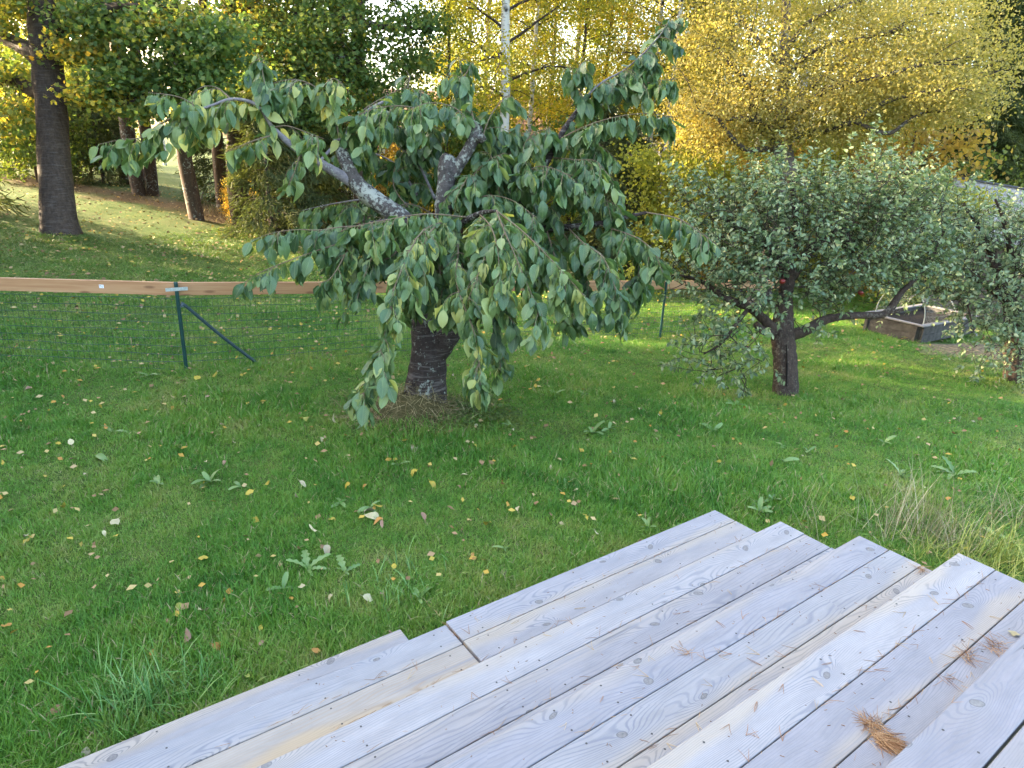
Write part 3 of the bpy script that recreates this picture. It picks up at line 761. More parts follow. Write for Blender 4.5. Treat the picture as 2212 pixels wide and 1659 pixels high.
LP, LD, LN, LS, LR = [], [], [], [], []
tw = MB()
def put_leaves(P, lpm, yel, s0=.098, s1=.160):
    seg = np.linalg.norm(np.diff(P, axis=0), axis=1); Ltot = seg.sum(); n = max(2, int(Ltot * lpm * 1.3))
    s = np.sort(rng.random(n)) * Ltot; cum = np.r_[0, np.cumsum(seg)]
    q = np.stack([np.interp(s, cum, P[:, k]) for k in range(3)], 1)
    T = unit(np.stack([np.interp(s, cum, np.gradient(P[:, k])) for k in range(3)], 1))
    side = rvec(n); side[:, 2] *= .4; side = unit(side - T * (side * T).sum(1)[:, None])
    d = unit(side * rng.uniform(.25, .85, (n, 1)) + T * .3 + np.array([0, 0, -1.0]) * rng.uniform(.5, 1.5, (n, 1)))
    nr = side * .9 + np.array([0, 0, .75]) + rvec(n, 0, .45)
    sz = (s0 + (s1 + .012 - s0) * rng.beta(1.3, 1.5, n)) * rng.choice((1, 1, 1, .72), n) * np.where(s > .85 * Ltot, .85, 1.0)
    LP.append(q + d * sz[:, None] * .24); LD.append(d); LN.append(nr); LS.append(sz)
    LR.append(np.clip(rng.beta(1.3, 2.0, n) * .75 + yel * rng.uniform(.2, 1.0, n), 0, 1))
for (P, lpm, tpm, yel, tl) in SK:
    put_leaves(P, lpm, yel)
    L = np.linalg.norm(np.diff(P, axis=0), axis=1).sum()
    for _ in range(int(L * tpm * 1.25) + 1):
        i = rng.integers(3, len(P) - 1); t0 = unit(P[i] - P[i - 1])
        h = unit(np.cross(t0, [0, 0, 1.0]) * rng.choice((-1, 1)) + t0 * rng.uniform(.2, 1.0) + np.array([0, 0, rng.uniform(-.3, .35)]))
        ln = tl * rng.uniform(.5, 1.25); q = [P[i]]
        for k in range(6):
            h = unit(h + np.array([0, 0, -.24]) + rng.normal(0, .08, 3)); q.append(q[-1] + h * ln / 6)
        q = np.array(q); tube(tw, q, np.linspace(.0036, .0016, 7), 4, False)
        put_leaves(q, lpm * .85, yel)
tag(tw.build('side_twigs', M['twig'], cherry, off=cb), kind='stuff')
LP, LD, LN, LS, LR = map(np.concatenate, (LP, LD, LN, LS, LR))
build_leaves(cherry, cb, CH_T, LP, LD, LN, LS, M['cherry_leaf'], M['cherry_foliage'], 300, LR)
print('cherry leaves', len(LP), 'depth', DC)

# ------------------------------------------------------------------ apple trees
def grow_crown(skeleton, blobs, n, D0, up=.55, outward=.6, tl=(.22, .58), centre=None):
    """twig lines hung on a skeleton so that they fill the blobs"""
    pts = []
    w = np.array([b[6] for b in blobs], float); w /= w.sum()
    for b, k in zip(blobs, (w * n).astype(int)):
        u = unit(rng.normal(size=(k, 3))) * (rng.random((k, 1)) ** .5)
        for q in u: pts.append(at(b[0] + q[0] * b[3], b[1] + q[1] * b[4], D0 + b[2] + q[2] * b[5]) + rng.normal(0, .085, 3))
    pts = np.array(pts); nodes = np.array(skeleton)
    d = np.linalg.norm(pts[:, None] - nodes[None], axis=2).min(1); pts = pts[np.argsort(d)]
    limbs = MB(); twigs = []
    cen = nodes.mean(0) if centre is None else centre
    NB = np.zeros((len(nodes) + len(pts) * 2, 3)); NB[:len(nodes)] = nodes; k = len(nodes)
    for p in pts:
        dd = np.linalg.norm(NB[:k] - p, axis=1); j = int(dd.argmin()); a = NB[j]
        mid = (a + p) / 2 + rng.normal(0, .04 * dd[j] + .003, 3)
        if dd[j] > .05:
            q = smooth_line(np.array([a, mid, p]), 6); tube(limbs, q, np.linspace(.004 + .006 * min(dd[j], 1.0), .0035, 6), 5, False)
        NB[k] = mid; NB[k + 1] = p; k += 2
        h = unit(unit(p - cen) * outward + np.array([0, 0, up]) + rng.normal(0, .35, 3)); ln = rng.uniform(*tl)
        q = [p]
        for s in range(4): h = unit(h + rng.normal(0, .1, 3) + np.array([0, 0, .02])); q.append(q[-1] + h * ln / 4)
        q = np.array(q); tube(limbs, q, np.linspace(.0032, .0014, 5), 4, False); twigs.append(q)
    return limbs, twigs
def apple_leaves(twigs, lpt, s=(.045, .068)):
    A = [[], [], [], []]
    for q in twigs:
        n = rng.poisson(lpt) + 2; u = rng.random(n) ** .8 * 3.999; k = u.astype(int); f = (u - k)[:, None]
        p = q[k] * (1 - f) + q[k + 1] * f; T = unit(q[k + 1] - q[k])
        side = rvec(n); side = unit(side - T * (side * T).sum(1)[:, None])
        d = unit(side + T * .55 + np.array([0, 0, -.12])); nr = np.array([0, 0, 1.0]) + rvec(n, 0, .55)
        for a, v in zip(A, (p, d, nr, rng.uniform(*s, n))): a.append(v)
    return [np.concatenate(a) for a in A]
ab = ground_at(1697, 853); DA = depth_of(ab)
apple = thing('apple_tree', ab, 'low apple tree with a short cracked dark trunk and a wide dense crown', 'tree')
P, r = smooth_line(np.r_[[ab + np.array([0, 0, -.06])], pxline([(1696, 815, 0), (1694, 770, 0), (1690, 725, 0), (1691, 685, .02), (1696, 640, .03), (1710, 580, .05)], DA)], 34, [.135, .125, .122, .118, .098, .082, .065])
m = MB(); tube(m, P, r, 16, True, .06, 8)
m.build('trunk', M['apple_bark'], apple, off=ab)
m = MB(); fx = pxline([(1699, 745, -.125), (1700, 790, -.128), (1699, 835, -.13)], DA); tube(m, fx, [.004, .011, .006], 6, True)   # open frost crack, dark wood
m.build('trunk_crack', simple('dark_cracked_wood', (.012, .010, .009), .9, .1), apple, off=ab)
sk = []
for L, rr in (([(1688, 735, 0), (1665, 705, -.05), (1640, 680, -.1), (1618, 664, -.15), (1595, 655, -.2), (1560, 640, -.2)], [.065, .058, .05, .046, .042, .03]),
              ([(1672, 715, -.02), (1650, 716, -.15), (1632, 700, -.2)], [.045, .042, .034]),
              ([(1694, 725, 0), (1735, 715, -.02), (1775, 693, -.03), (1815, 684, -.03), (1860, 682, 0), (1903, 681, .02), (1925, 665, .03), (1940, 640, .04), (1965, 615, .05)], [.07, .062, .05, .042, .040, .038, .04, .034, .024]),
              ([(1915, 676, .02), (1938, 672, 0), (1950, 668, 0)], [.026, .022, .02]),
              ([(1710, 600, .05), (1745, 545, .1), (1795, 500, .15), (1830, 490, .15), (1855, 440, .2)], [.06, .055, .055, .05, .034]),
              ([(1835, 545, .12), (1828, 515, .14), (1812, 492, .15)], [.05, .055, .06]),
              ([(1700, 600, .05), (1665, 540, 0), (1620, 500, -.1), (1560, 470, -.1)], [.06, .05, .04, .025]),
              ([(1560, 640, -.2), (1520, 610, -.1), (1470, 596, 0), (1430, 598, .05)], [.03, .024, .016, .01]),
              ([(1618, 664, -.15), (1590, 700, -.3), (1560, 740, -.4), (1520, 765, -.45)], [.026, .02, .014, .008]),
              ([(1700, 580, .05), (1720, 500, .1), (1715, 430, .1), (1700, 380, .1)], [.05, .04, .028, .016]),
              ([(1965, 615, .05), (2010, 560, .1), (2040, 500, .1)], [.024, .018, .012])):
    o, P, r = limb(apple, ab, L, rr, M['apple_bark'], n=18, sides=9, noise=.10, D0=DA); sk += list(P[::2])
BL = [(1640, 520, .0, 170, 130, .75, 3.2), (1740, 455, .1, 220, 80, .8, 2.6), (1600, 610, -.2, 110, 70, .45, 1.3), (1575, 735, -.4, 75, 60, .3, .55), (1530, 790, -.45, 60, 25, .2, .12), (1610, 800, -.4, 30, 55, .15, .2),
      (1710, 590, .0, 130, 75, .55, 1.3), (1500, 590, .0, 45, 25, .3, .18), (1830, 560, .25, 90, 80, .6, 1.1), (1500, 470, .1, 70, 60, .4, .5), (1900, 430, .3, 130, 75, .7, 1.9), (1760, 660, -.1, 60, 40, .3, .3), (1950, 590, .1, 90, 50, .5, .8), (1920, 520, .2, 110, 90, .7, 1.8), (1800, 610, .1, 90, 45, .5, .8)]
limbs, twigs = grow_crown(sk, BL, 1150, DA)
for (px, py, dz) in [(1640, 380, 0), (1690, 350, .1), (1730, 330, .1), (1770, 340, 0), (1800, 350, .2), (1720, 360, -.2), (1590, 410, 0), (1850, 360, .2), (1560, 430, -.1), (1660, 400, -.3), (1880, 370, .1), (1760, 390, -.4), (1820, 400, -.2)]:
    for k in range(5):                             # upright water shoots along the top
        p = at(px + rng.normal(0, 14), py + rng.uniform(85, 150), DA + dz); h = unit(np.array([rng.normal(0, .14), rng.normal(0, .14), 1.0])); ln = rng.uniform(.3, .5)
        q = np.array([p + h * ln * s / 4 + rng.normal(0, .006, 3) for s in range(5)]); tube(limbs, q, np.linspace(.0045, .0018, 5), 4, False); twigs.append(q)
tag(limbs.build('thin_branches', M['dark_twig'], apple, off=ab), kind='stuff')
p_, d_, n_, s_ = apple_leaves(twigs, 13)
build_leaves(apple, ab, AP_T, p_, d_, n_, s_, M['apple_leaf'], M['apple_foliage'])
print('apple leaves', len(p_), DA)
M['apple_red'] = simple('dark_red_apple', (.16, .012, .010), .35, .5, .4, 30)
def apple_fruit(tree, base, px, py, D, s=.032):
    m = MB(); n = 10; th = np.linspace(0, np.pi, n); V = []; F = []
    for a in th:
        rr = s * math.sin(a) * (1 + .12 * math.cos(a)); z = s * .92 * math.cos(a) - (s * .35 * math.exp(-(a / .35) ** 2)) + s * .2 * math.exp(-((np.pi - a) / .3) ** 2)
        V += [(rr * math.cos(b), rr * math.sin(b), z) for b in np.linspace(0, 2 * np.pi, 12, endpoint=False)]
    for i in range(n - 1): F += [(i * 12 + j, i * 12 + (j + 1) % 12, (i + 1) * 12 + (j + 1) % 12, (i + 1) * 12 + j) for j in range(12)]
    c = at(px, py, D); m.add(np.array(V) + c, np.array(F))
    tube(m, np.array([c + [0, 0, s * .5], c + [.004, 0, s * 1.1], c + [.01, .004, s * 1.9]]), .0012, 4, False)
    m.build('apple', M['apple_red'], tree, off=base)
for a in ((1609, 757, -.45), (1615, 753, -.47), (1859, 632, -.05), (1690, 608, -.4)): apple_fruit(apple, ab, a[0], a[1], DA + a[2])

ab2 = ground_at(2190, 826); DA2 = depth_of(ab2)
apple2 = thing('apple_tree', ab2, 'second apple tree at the right edge with low hanging pale green leaves', 'tree')
P, r = smooth_line(np.r_[[ab2 + np.array([0, 0, -.06])], pxline([(2188, 780, 0), (2192, 720, .05), (2180, 640, .05), (2140, 560, .1)], DA2)], 26, [.12, .105, .10, .085, .06])
m = MB(); tube(m, P, r, 14, True, .07, 5); m.build('trunk', M['apple_bark'], apple2, off=ab2); sk = []
for L, rr in (([(2188, 660, .05), (2110, 600, .1), (2030, 560, .1), (1960, 520, .1)], [.06, .045, .03, .018]), ([(2160, 590, .05), (2120, 500, .1), (2080, 440, .1)], [.05, .034, .02]),
              ([(2190, 640, .0), (2240, 560, .1), (2290, 480, .1)], [.05, .04, .02]), ([(2190, 640, .0), (2185, 560, .0), (2170, 480, -.2), (2150, 430, -.3)], [.05, .04, .026, .014]),
              ([(2120, 610, -.1), (2090, 640, -.4), (2100, 700, -.5)], [.02, .014, .008])):
    o, P, r = limb(apple2, ab2, L, rr, M['apple_bark'], n=16, sides=8, noise=.10, D0=DA2); sk += list(P[::2])
BL2 = [(1985, 500, .1, 140, 100, .7, 2.2), (2020, 610, .0, 110, 45, .5, .9), (1940, 460, .0, 110, 80, .6, 1.3), (2075, 650, -.3, 55, 35, .3, .35), (2090, 520, .0, 140, 75, .8, 2.1), (2190, 545, -.1, 130, 85, .8, 2.0), (2110, 610, -.1, 130, 55, .6, 1.3), (2190, 680, -.2, 80, 80, .5, 1.1), (2150, 730, -.35, 45, 70, .3, .5), (2200, 780, -.3, 40, 40, .25, .25), (2230, 600, 0, 100, 120, .7, 1.2)]
limbs, twigs = grow_crown(sk, BL2, 950, DA2, up=.35)
tag(limbs.build('thin_branches', M['dark_twig'], apple2, off=ab2), kind='stuff')
p_, d_, n_, s_ = apple_leaves(twigs, 13, (.046, .07))
APB = [(0, (.085, .14, .065)), (.5, (.15, .21, .105)), (.85, (.23, .285, .155)), (1, (.33, .35, .19))]
M['apple_leaf_pale'] = leaf_mat('pale_apple_leaf', APB, 'obj', .25, .5, .45, (1.7, 1.55, 1.7)); M['apple_foliage_pale'] = leaf_mat('pale_apple_foliage', APB, 'attr', .25, .5, .45, (1.7, 1.55, 1.7))
build_leaves(apple2, ab2, AP_T, p_, d_, n_, s_, M['apple_leaf_pale'], M['apple_foliage_pale'])

# ------------------------------------------------------------------ fence
fpl = ground_at(403, 800); fpl = np.array([fpl[0], fpl[1], float(gz(fpl[0], fpl[1]))])
def post_top(b, px, py):                         # height at which the post passes that picture row
    d = ray(px, py); D = depth_of(b); return float((CAM + d * D)[2])
fpr = ground_at(1425, 731)
fence = thing('garden_fence', fpl, 'new garden fence of green metal posts, wire mesh and one pale wooden top rail', 'fence')
HL = post_top(fpl, 393, 598) ; HR = post_top(fpr, 1444, 600)
dirR = fpr - fpl; dirR[2] = 0; LR_ = np.linalg.norm(dirR); dirR /= LR_
far = at(-160, 598, 6.65); dirL = far - fpl; dirL[2] = 0; LL = np.linalg.norm(dirL); dirL /= LL
nrmL = np.array([dirL[1], -dirL[0], 0]); nrmL *= np.sign((CAM - fpl) @ nrmL); nrmR = np.array([dirR[1], -dirR[0], 0]); nrmR *= np.sign((CAM - fpl) @ nrmR)
def post(b, top, lean=(0, 0)):
    m = MB(); P = np.array([b + [0, 0, -.1], [b[0] + lean[0], b[1] + lean[1], top]]); tube(m, P, .019, 10, True)
    cap = P[1]; tube(m, np.array([cap, cap + [0, 0, .012]]), [.0215, .018], 10, True)
    return m.build('post', M['fence_green'], fence, off=fpl)
pl = fpl + np.array([0, 0, 0]); post(pl, HL)
post(fpr, HR)
far_post = fpr + dirR * 2.9; far_post[2] = float(gz(far_post[0], far_post[1])); post(far_post, far_post[2] + .9)
b3 = ground_at(1990, 706); post(b3, b3[2] + .95)
b3l = fpl + dirL * 2.6; b3l[2] = float(gz(b3l[0], b3l[1])); post(b3l, b3l[2] + .95)
# strut
s0 = np.array([fpl[0], fpl[1], post_top(fpl, 401, 650)]) + dirR * .03; g = ground_at(575, 797)
s1 = fpl + dirR * ((g - fpl) @ dirR) + nrmR * .0; s1[2] = float(gz(s1[0], s1[1])) - .02
m = MB(); tube(m, smooth_line(np.array([s0, s0 + dirR * .03 + [0, 0, .004], s0 + (s1 - s0) * .5, s1]), 10), .0175, 10, True); m.build('strut', M['brace_grey'], fence, off=fpl)
m = MB(); tube(m, np.array([s0 - dirR * .012, s0 + dirR * .012]), .014, 8, True); m.build('strut_bolt', M['zinc'], fence, off=fpl)
# timber rail, 45 x 120, behind the posts
def rail(a, dr, L, top0, top1, nr, sign):
    u = dr * L; u = np.array([u[0], u[1], top1 - top0]); Ln = np.linalg.norm(u); R3 = rot_to(u); 
    c = np.array([a[0], a[1], top0 - .061]) + u / 2 - nr * .045
    m = MB(); box(m, (0, 0, 0), (Ln, .045, .128), bev=.002); o = m.build('rail', M['rail_wood'], fence, smooth=False)
    mm = np.eye(4); mm[:3, :3] = R3; mm[:3, 3] = c - fpl; o.matrix_basis = Matrix(mm.tolist()); return o
t = NT('fresh_spruce_rail'); o = t.obj(); a = t.noise(t.mapping(o, (1.2, 30, 30)), 1.5, 4.0); b = t.noise(t.mapping(o, (.8, 6, 6)), 2.0, 2.0)
c = t.ramp(t.math('ADD', t.math('MULTIPLY', a, .6), t.math('MULTIPLY', b, .5)), [(.35, (.33, .155, .070)), (.55, (.42, .22, .105)), (.75, (.49, .29, .15))])
vo = t.n('ShaderNodeTexVoronoi', voronoi_dimensions='2D'); t.set(vo.inputs['Vector'], t.mapping(o, (1.6, 1, 1), (.3, 0, 0))); sx = t.n('ShaderNodeSeparateXYZ'); t.set(sx.inputs[0], o)
q = t.n('ShaderNodeCombineXYZ'); t.set(q.inputs[0], t.math('MULTIPLY', sx.outputs[0], 1.7)); t.set(q.inputs[1], t.math('MULTIPLY', sx.outputs[2], 6.0)); t.set(vo.inputs['Vector'], q.outputs[0]); vo.inputs['Scale'].default_value = 1.0
c = t.mix(t.maprange(vo.outputs['Distance'], .05, .12, .75, .0), c, (.17, .075, .035))
M['rail_wood'] = t.end(t.bsdf(c, .6, .35))
rail(fpl - dirL * .0 + dirL * .004, dirL, LL, HL - .002, float(far[2]), nrmL, 1)
rail(fpl + dirR * .004, dirR, LR_ + 2.9, HL - .002, HL - .002 + (HR - HL) * (LR_ + 2.9) / LR_, nrmR, 1)
# joint plate
R3 = rot_to(dirR); m = MB(); box(m, (0, 0, 0), (.20, .004, .034)); 
for i in range(8):
    a = np.linspace(0, 6.283, 7)[:-1]; cx = (i // 2 - 1.5) * .048 + .006; cz = (i % 2 - .5) * .016
    m.add(np.c_[cx + .003 * np.cos(a), np.full(6, -.0028), cz + .003 * np.sin(a)], np.array([[0, 1, 2, 3, 4, 5]]))
o = m.build('joint_plate', M['zinc'], fence, smooth=False); mm = np.eye(4); mm[:3, :3] = R3 if (R3[:, 1] @ nrmR) < 0 else R3 @ np.diag([-1, -1, 1.0]); mm[:3, 3] = np.array([0, 0, HL - .055 - fpl[2]]) + nrmR * .0215 + dirR * .0; o.matrix_basis = Matrix(mm.tolist())
# small white sticker with a printed grid on the left rail
sp_ = at(216, 607, depth_of(fpl) - .3); k = (sp_ - fpl) @ dirL
st_ = fpl + dirL * k; st_[2] = HL + (float(far[2]) - HL) * k / LL - .055
m = MB(); box(m, (0, 0, 0), (.045, .002, .034)); o = m.build('price_sticker', M['white_sticker'], fence, smooth=False)
R3 = rot_to(-dirL); R3 = R3 if (R3[:, 1] @ nrmL) < 0 else R3 @ np.diag([-1, -1, 1.0])
mm = np.eye(4); mm[:3, :3] = R3; mm[:3, 3] = st_ - fpl + nrmL * (-.0225 + .0012); o.matrix_basis = Matrix(mm.tolist())
m = MB()
for (x, z, w, h) in ((-.010, .008, .016, .007), (.008, .008, .010, .003), (.008, .002, .012, .003), (-.008, -.004, .020, .003), (.010, -.007, .010, .006)): box(m, (x, -.0013, z), (w, .0008, h))
m.build('sticker_print', M['print_grey'], o, smooth=False)
# wire mesh
wm = MB()
def mesh_run(a, dr, L, t0, t1, nr):
    nv = int(L / .052); ts = np.linspace(0, L, nv)
    for tt in ts:
        p = a + dr * tt + nr * .024; g = float(gz(p[0], p[1])); top = t0 + (t1 - t0) * tt / L - .15
        tube(wm, np.array([[p[0], p[1], g + .01], [p[0], p[1], top]]), .0014, 3, False)
    for k in range(10):
        q = []
        for tt in np.linspace(0, L, 16):
            p = a + dr * tt + nr * .024; g = float(gz(p[0], p[1])); top = t0 + (t1 - t0) * tt / L - .15
            q.append((p[0], p[1], g + .015 + (top - g - .015) * k / 9 + .006 * math.sin(tt * 5 + k * 2)))
        tube(wm, np.array(q), .0025, 4, False)
mesh_run(fpl, dirL, LL, HL, float(far[2]), nrmL); mesh_run(fpl, dirR, LR_ + 2.9, HL, HL + (HR - HL) * (LR_ + 2.9) / LR_, nrmR)
tag(wm.build('wire_mesh', M['fence_green'], fence, off=fpl), kind='stuff')

# ------------------------------------------------------------------ raised bed
bc = ground_at(1981, 742); DBd = depth_of(bc)
bl = ground_at(1882, 716); br = ground_at(2096, 729)
h = .25
ux = br - bc; ux[2] = 0; ux /= np.linalg.norm(ux); uy = bl - bc; uy[2] = 0; Ly = np.linalg.norm(uy); Lx = np.linalg.norm((br - bc)[:2])
uy = np.array([-ux[1], ux[0], 0]); uy *= np.sign(uy @ (bl - bc)); Ly = float((bl - bc) @ uy)
Ly = min(max(Ly, .8), 1.4); Lx = min(max(Lx, 1.2), 1.9); zt = bc[2] + .30
bed = thing('raised_bed', bc, 'weathered grey timber raised garden bed with hoops and thin netting', 'raised bed')
M['bed_wood'] = simple('old_bed_timber', (.060, .055, .048), .85, .2, .45, 9); M['bed_cap'] = simple('grey_bed_capping', (.20, .185, .17), .8, .25, .2, 9); M['soil'] = simple('dark_garden_soil', (.030, .024, .018), .95, .1, .5, 25, 0, .6)
Rb = np.stack([ux, uy, np.array([0, 0, 1.0])], 1)
def bedpart(name, c, s, mat, bev=.003):
    m = MB(); box(m, (0, 0, 0), s, bev=bev); o = m.build(name, mat, bed, smooth=False); mm = np.eye(4); mm[:3, :3] = Rb; mm[:3, 3] = Rb @ np.array(c); o.matrix_basis = Matrix(mm.tolist()); return o
def bedpart_y(name, c, s, mat):
    o = bedpart(name, c, s, mat); R2 = np.stack([uy, -ux, np.array([0, 0, 1.0])], 1); mm = np.eye(4); mm[:3, :3] = R2; mm[:3, 3] = Rb @ np.array(c); o.matrix_basis = Matrix(mm.tolist())
for k in range(2):
    z = .075 + k * .146 - .01
    bedpart('side_board', (Lx / 2, -.0, z), (Lx, .035, .142), M['bed_wood']); bedpart('side_board', (Lx / 2, Ly, z), (Lx, .035, .142), M['bed_wood'])
    bedpart_y('end_board', (.0, Ly / 2, z), (Ly - .037, .035, .142), M['bed_wood']); bedpart_y('end_board', (Lx, Ly / 2, z), (Ly - .037, .035, .142), M['bed_wood'])
for (x, y) in ((.03, -.035), (Lx - .03, -.035), (-.035, Ly - .03), (-.035, .06)): bedpart('corner_post', (x, y, .10), (.055 if y < 0 else .03, .03 if y < 0 else .055, .36), M['bed_wood'])
bedpart('capping', (Lx / 2, -.012, .302), (Lx + .1, .085, .024), M['bed_cap']); bedpart('capping', (Lx / 2, Ly + .01, .302), (Lx + .1, .085, .024), M['bed_cap'])
bedpart_y('capping', (-.010, Ly / 2, .3035), (Ly - .065, .085, .024), M['bed_cap']); bedpart_y('capping', (Lx + .01, Ly / 2, .3035), (Ly - .065, .085, .024), M['bed_cap'])
bedpart('soil', (Lx / 2, Ly / 2, .19), (Lx - .04, Ly - .04, .06), M['soil'], .0)
M['pipe'] = simple('pale_plastic_hoop', (.38, .38, .31), .5, .4)
M['net'] = simple('pale_net_thread', (.42, .44, .38), .8, .2)
net = MB(); hoops = []
for (x, hh, wd) in ((.14, .55, 1.0), (.14 + Lx * .55, .40, 1.0)):
    a = np.linspace(0, np.pi, 19); q = np.stack([np.full(19, x) + .0 * a, Ly / 2 - (Ly / 2 - .05) * np.cos(a) * wd, .2 + hh * np.sin(a) ** .85 + .1], 1) @ Rb.T; hoops.append(q)
    m = MB(); tube(m, q, .009, 6, False); m.build('hoop', M['pipe'], bed)
for k in range(19):
    a, b = hoops[0][k], hoops[1][k]; tube(net, np.array([a + (b - a) * u + [0, 0, -.12 * math.sin(np.pi * u) * math.sin(np.pi * k / 18)] for u in np.linspace(0, 1, 8)]), .0011, 3, False)
for u in np.linspace(.04, .96, 22): tube(net, np.array([hoops[0][k] + (hoops[1][k] - hoops[0][k]) * u + [0, 0, -.12 * math.sin(np.pi * u) * math.sin(np.pi * k / 18)] for k in range(19)]), .0011, 3, False)
tag(net.build('netting', M['net'], bed), kind='stuff')
# bare soil with chips beside the bed, and a pale stone at its corner
M['bare_soil'] = None
t = NT('bare_soil_patch'); n = t.noise(t.pos(), 16.0, 5.0, .7); c = t.ramp(n, [(.32, (.055, .045, .03)), (.52, (.15, .12, .075)), (.70, (.34, .27, .14))]); M['bare_soil'] = t.end(t.bsdf(c, .95, .1, t.bump(n, .8, .04)))
cx = ground_at(2110, 758); m = MB(); n = 40; a = np.linspace(0, 6.283, n, endpoint=False); rr = (1 + .16 * np.sin(3 * a + 1) + .1 * np.sin(7 * a))
rings_ = []
for k, s in enumerate((1.0, .8, .5, .2)):
    X = cx[0] + s * rr * (np.cos(a) * 1.25 * ux[0] + np.sin(a) * .62 * uy[0]); Y = cx[1] + s * rr * (np.cos(a) * 1.25 * ux[1] + np.sin(a) * .62 * uy[1])
    rings_.append(np.stack([X, Y, gz(X, Y) + (.006, .02, .025, .025)[k]], 1))
V = np.concatenate(rings_); F = [[k * n + j, k * n + (j + 1) % n, (k + 1) * n + (j + 1) % n, (k + 1) * n + j] for k in range(3) for j in range(n)]
m.add(V, np.array(F)); m.add(rings_[3], np.array([list(range(n))])); tag(m.build('bare_soil_ground', M['bare_soil']), kind='structure')
SOILC = cx
def rock(px, py, D, s, label):
    m = MB(); n = 10; V = []
    for i in range(7):
        th = math.pi * i / 6
        for j in range(n):
            b = 2 * math.pi * j / n; q = 1 + .18 * math.sin(3 * b + i) + .12 * rng.normal()
            V.append((s * q * math.sin(th) * math.cos(b), s * .8 * q * math.sin(th) * math.sin(b), s * .6 * math.cos(th)))
    m.add(np.array(V), np.array([(i * n + j, (i + 1) * n + j, (i + 1) * n + (j + 1) % n, i * n + (j + 1) % n) for i in range(6) for j in range(n)]))
    o = m.build('stone', M['bed_cap']); g = ground_at(px, py); o.location = [g[0], g[1], g[2] + s * .35]; tag(o, label, 'stone')
rock(2104, 727, 0, .07, 'pale round stone lying at the corner of the raised bed')
# twisted silver bird scarer hanging in the apple branches
q0 = at(2009, 552, DBd - 1.2); m = MB(); n = 60; zz = np.linspace(0, -.34, n); tw_ = np.linspace(0, 9 * np.pi, n); V = []
for z, w in zip(zz, tw_): V += [(.016 * math.cos(w), .016 * math.sin(w), z), (-.016 * math.cos(w), -.016 * math.sin(w), z)]
m.add(np.array(V), np.array([(2 * i, 2 * i + 1, 2 * i + 3, 2 * i + 2) for i in range(n - 1)])); tube(m, np.array([[0, 0, 0], [.003, 0, .16]]), .0012, 4, False)
o = m.build('bird_scarer', simple('mirror_foil', (.82, .84, .86), .12, .5, 0, 1, 1.0)); o.location = q0; tag(o, 'twisted shiny silver bird scarer spiral hanging among apple leaves', 'bird scarer')

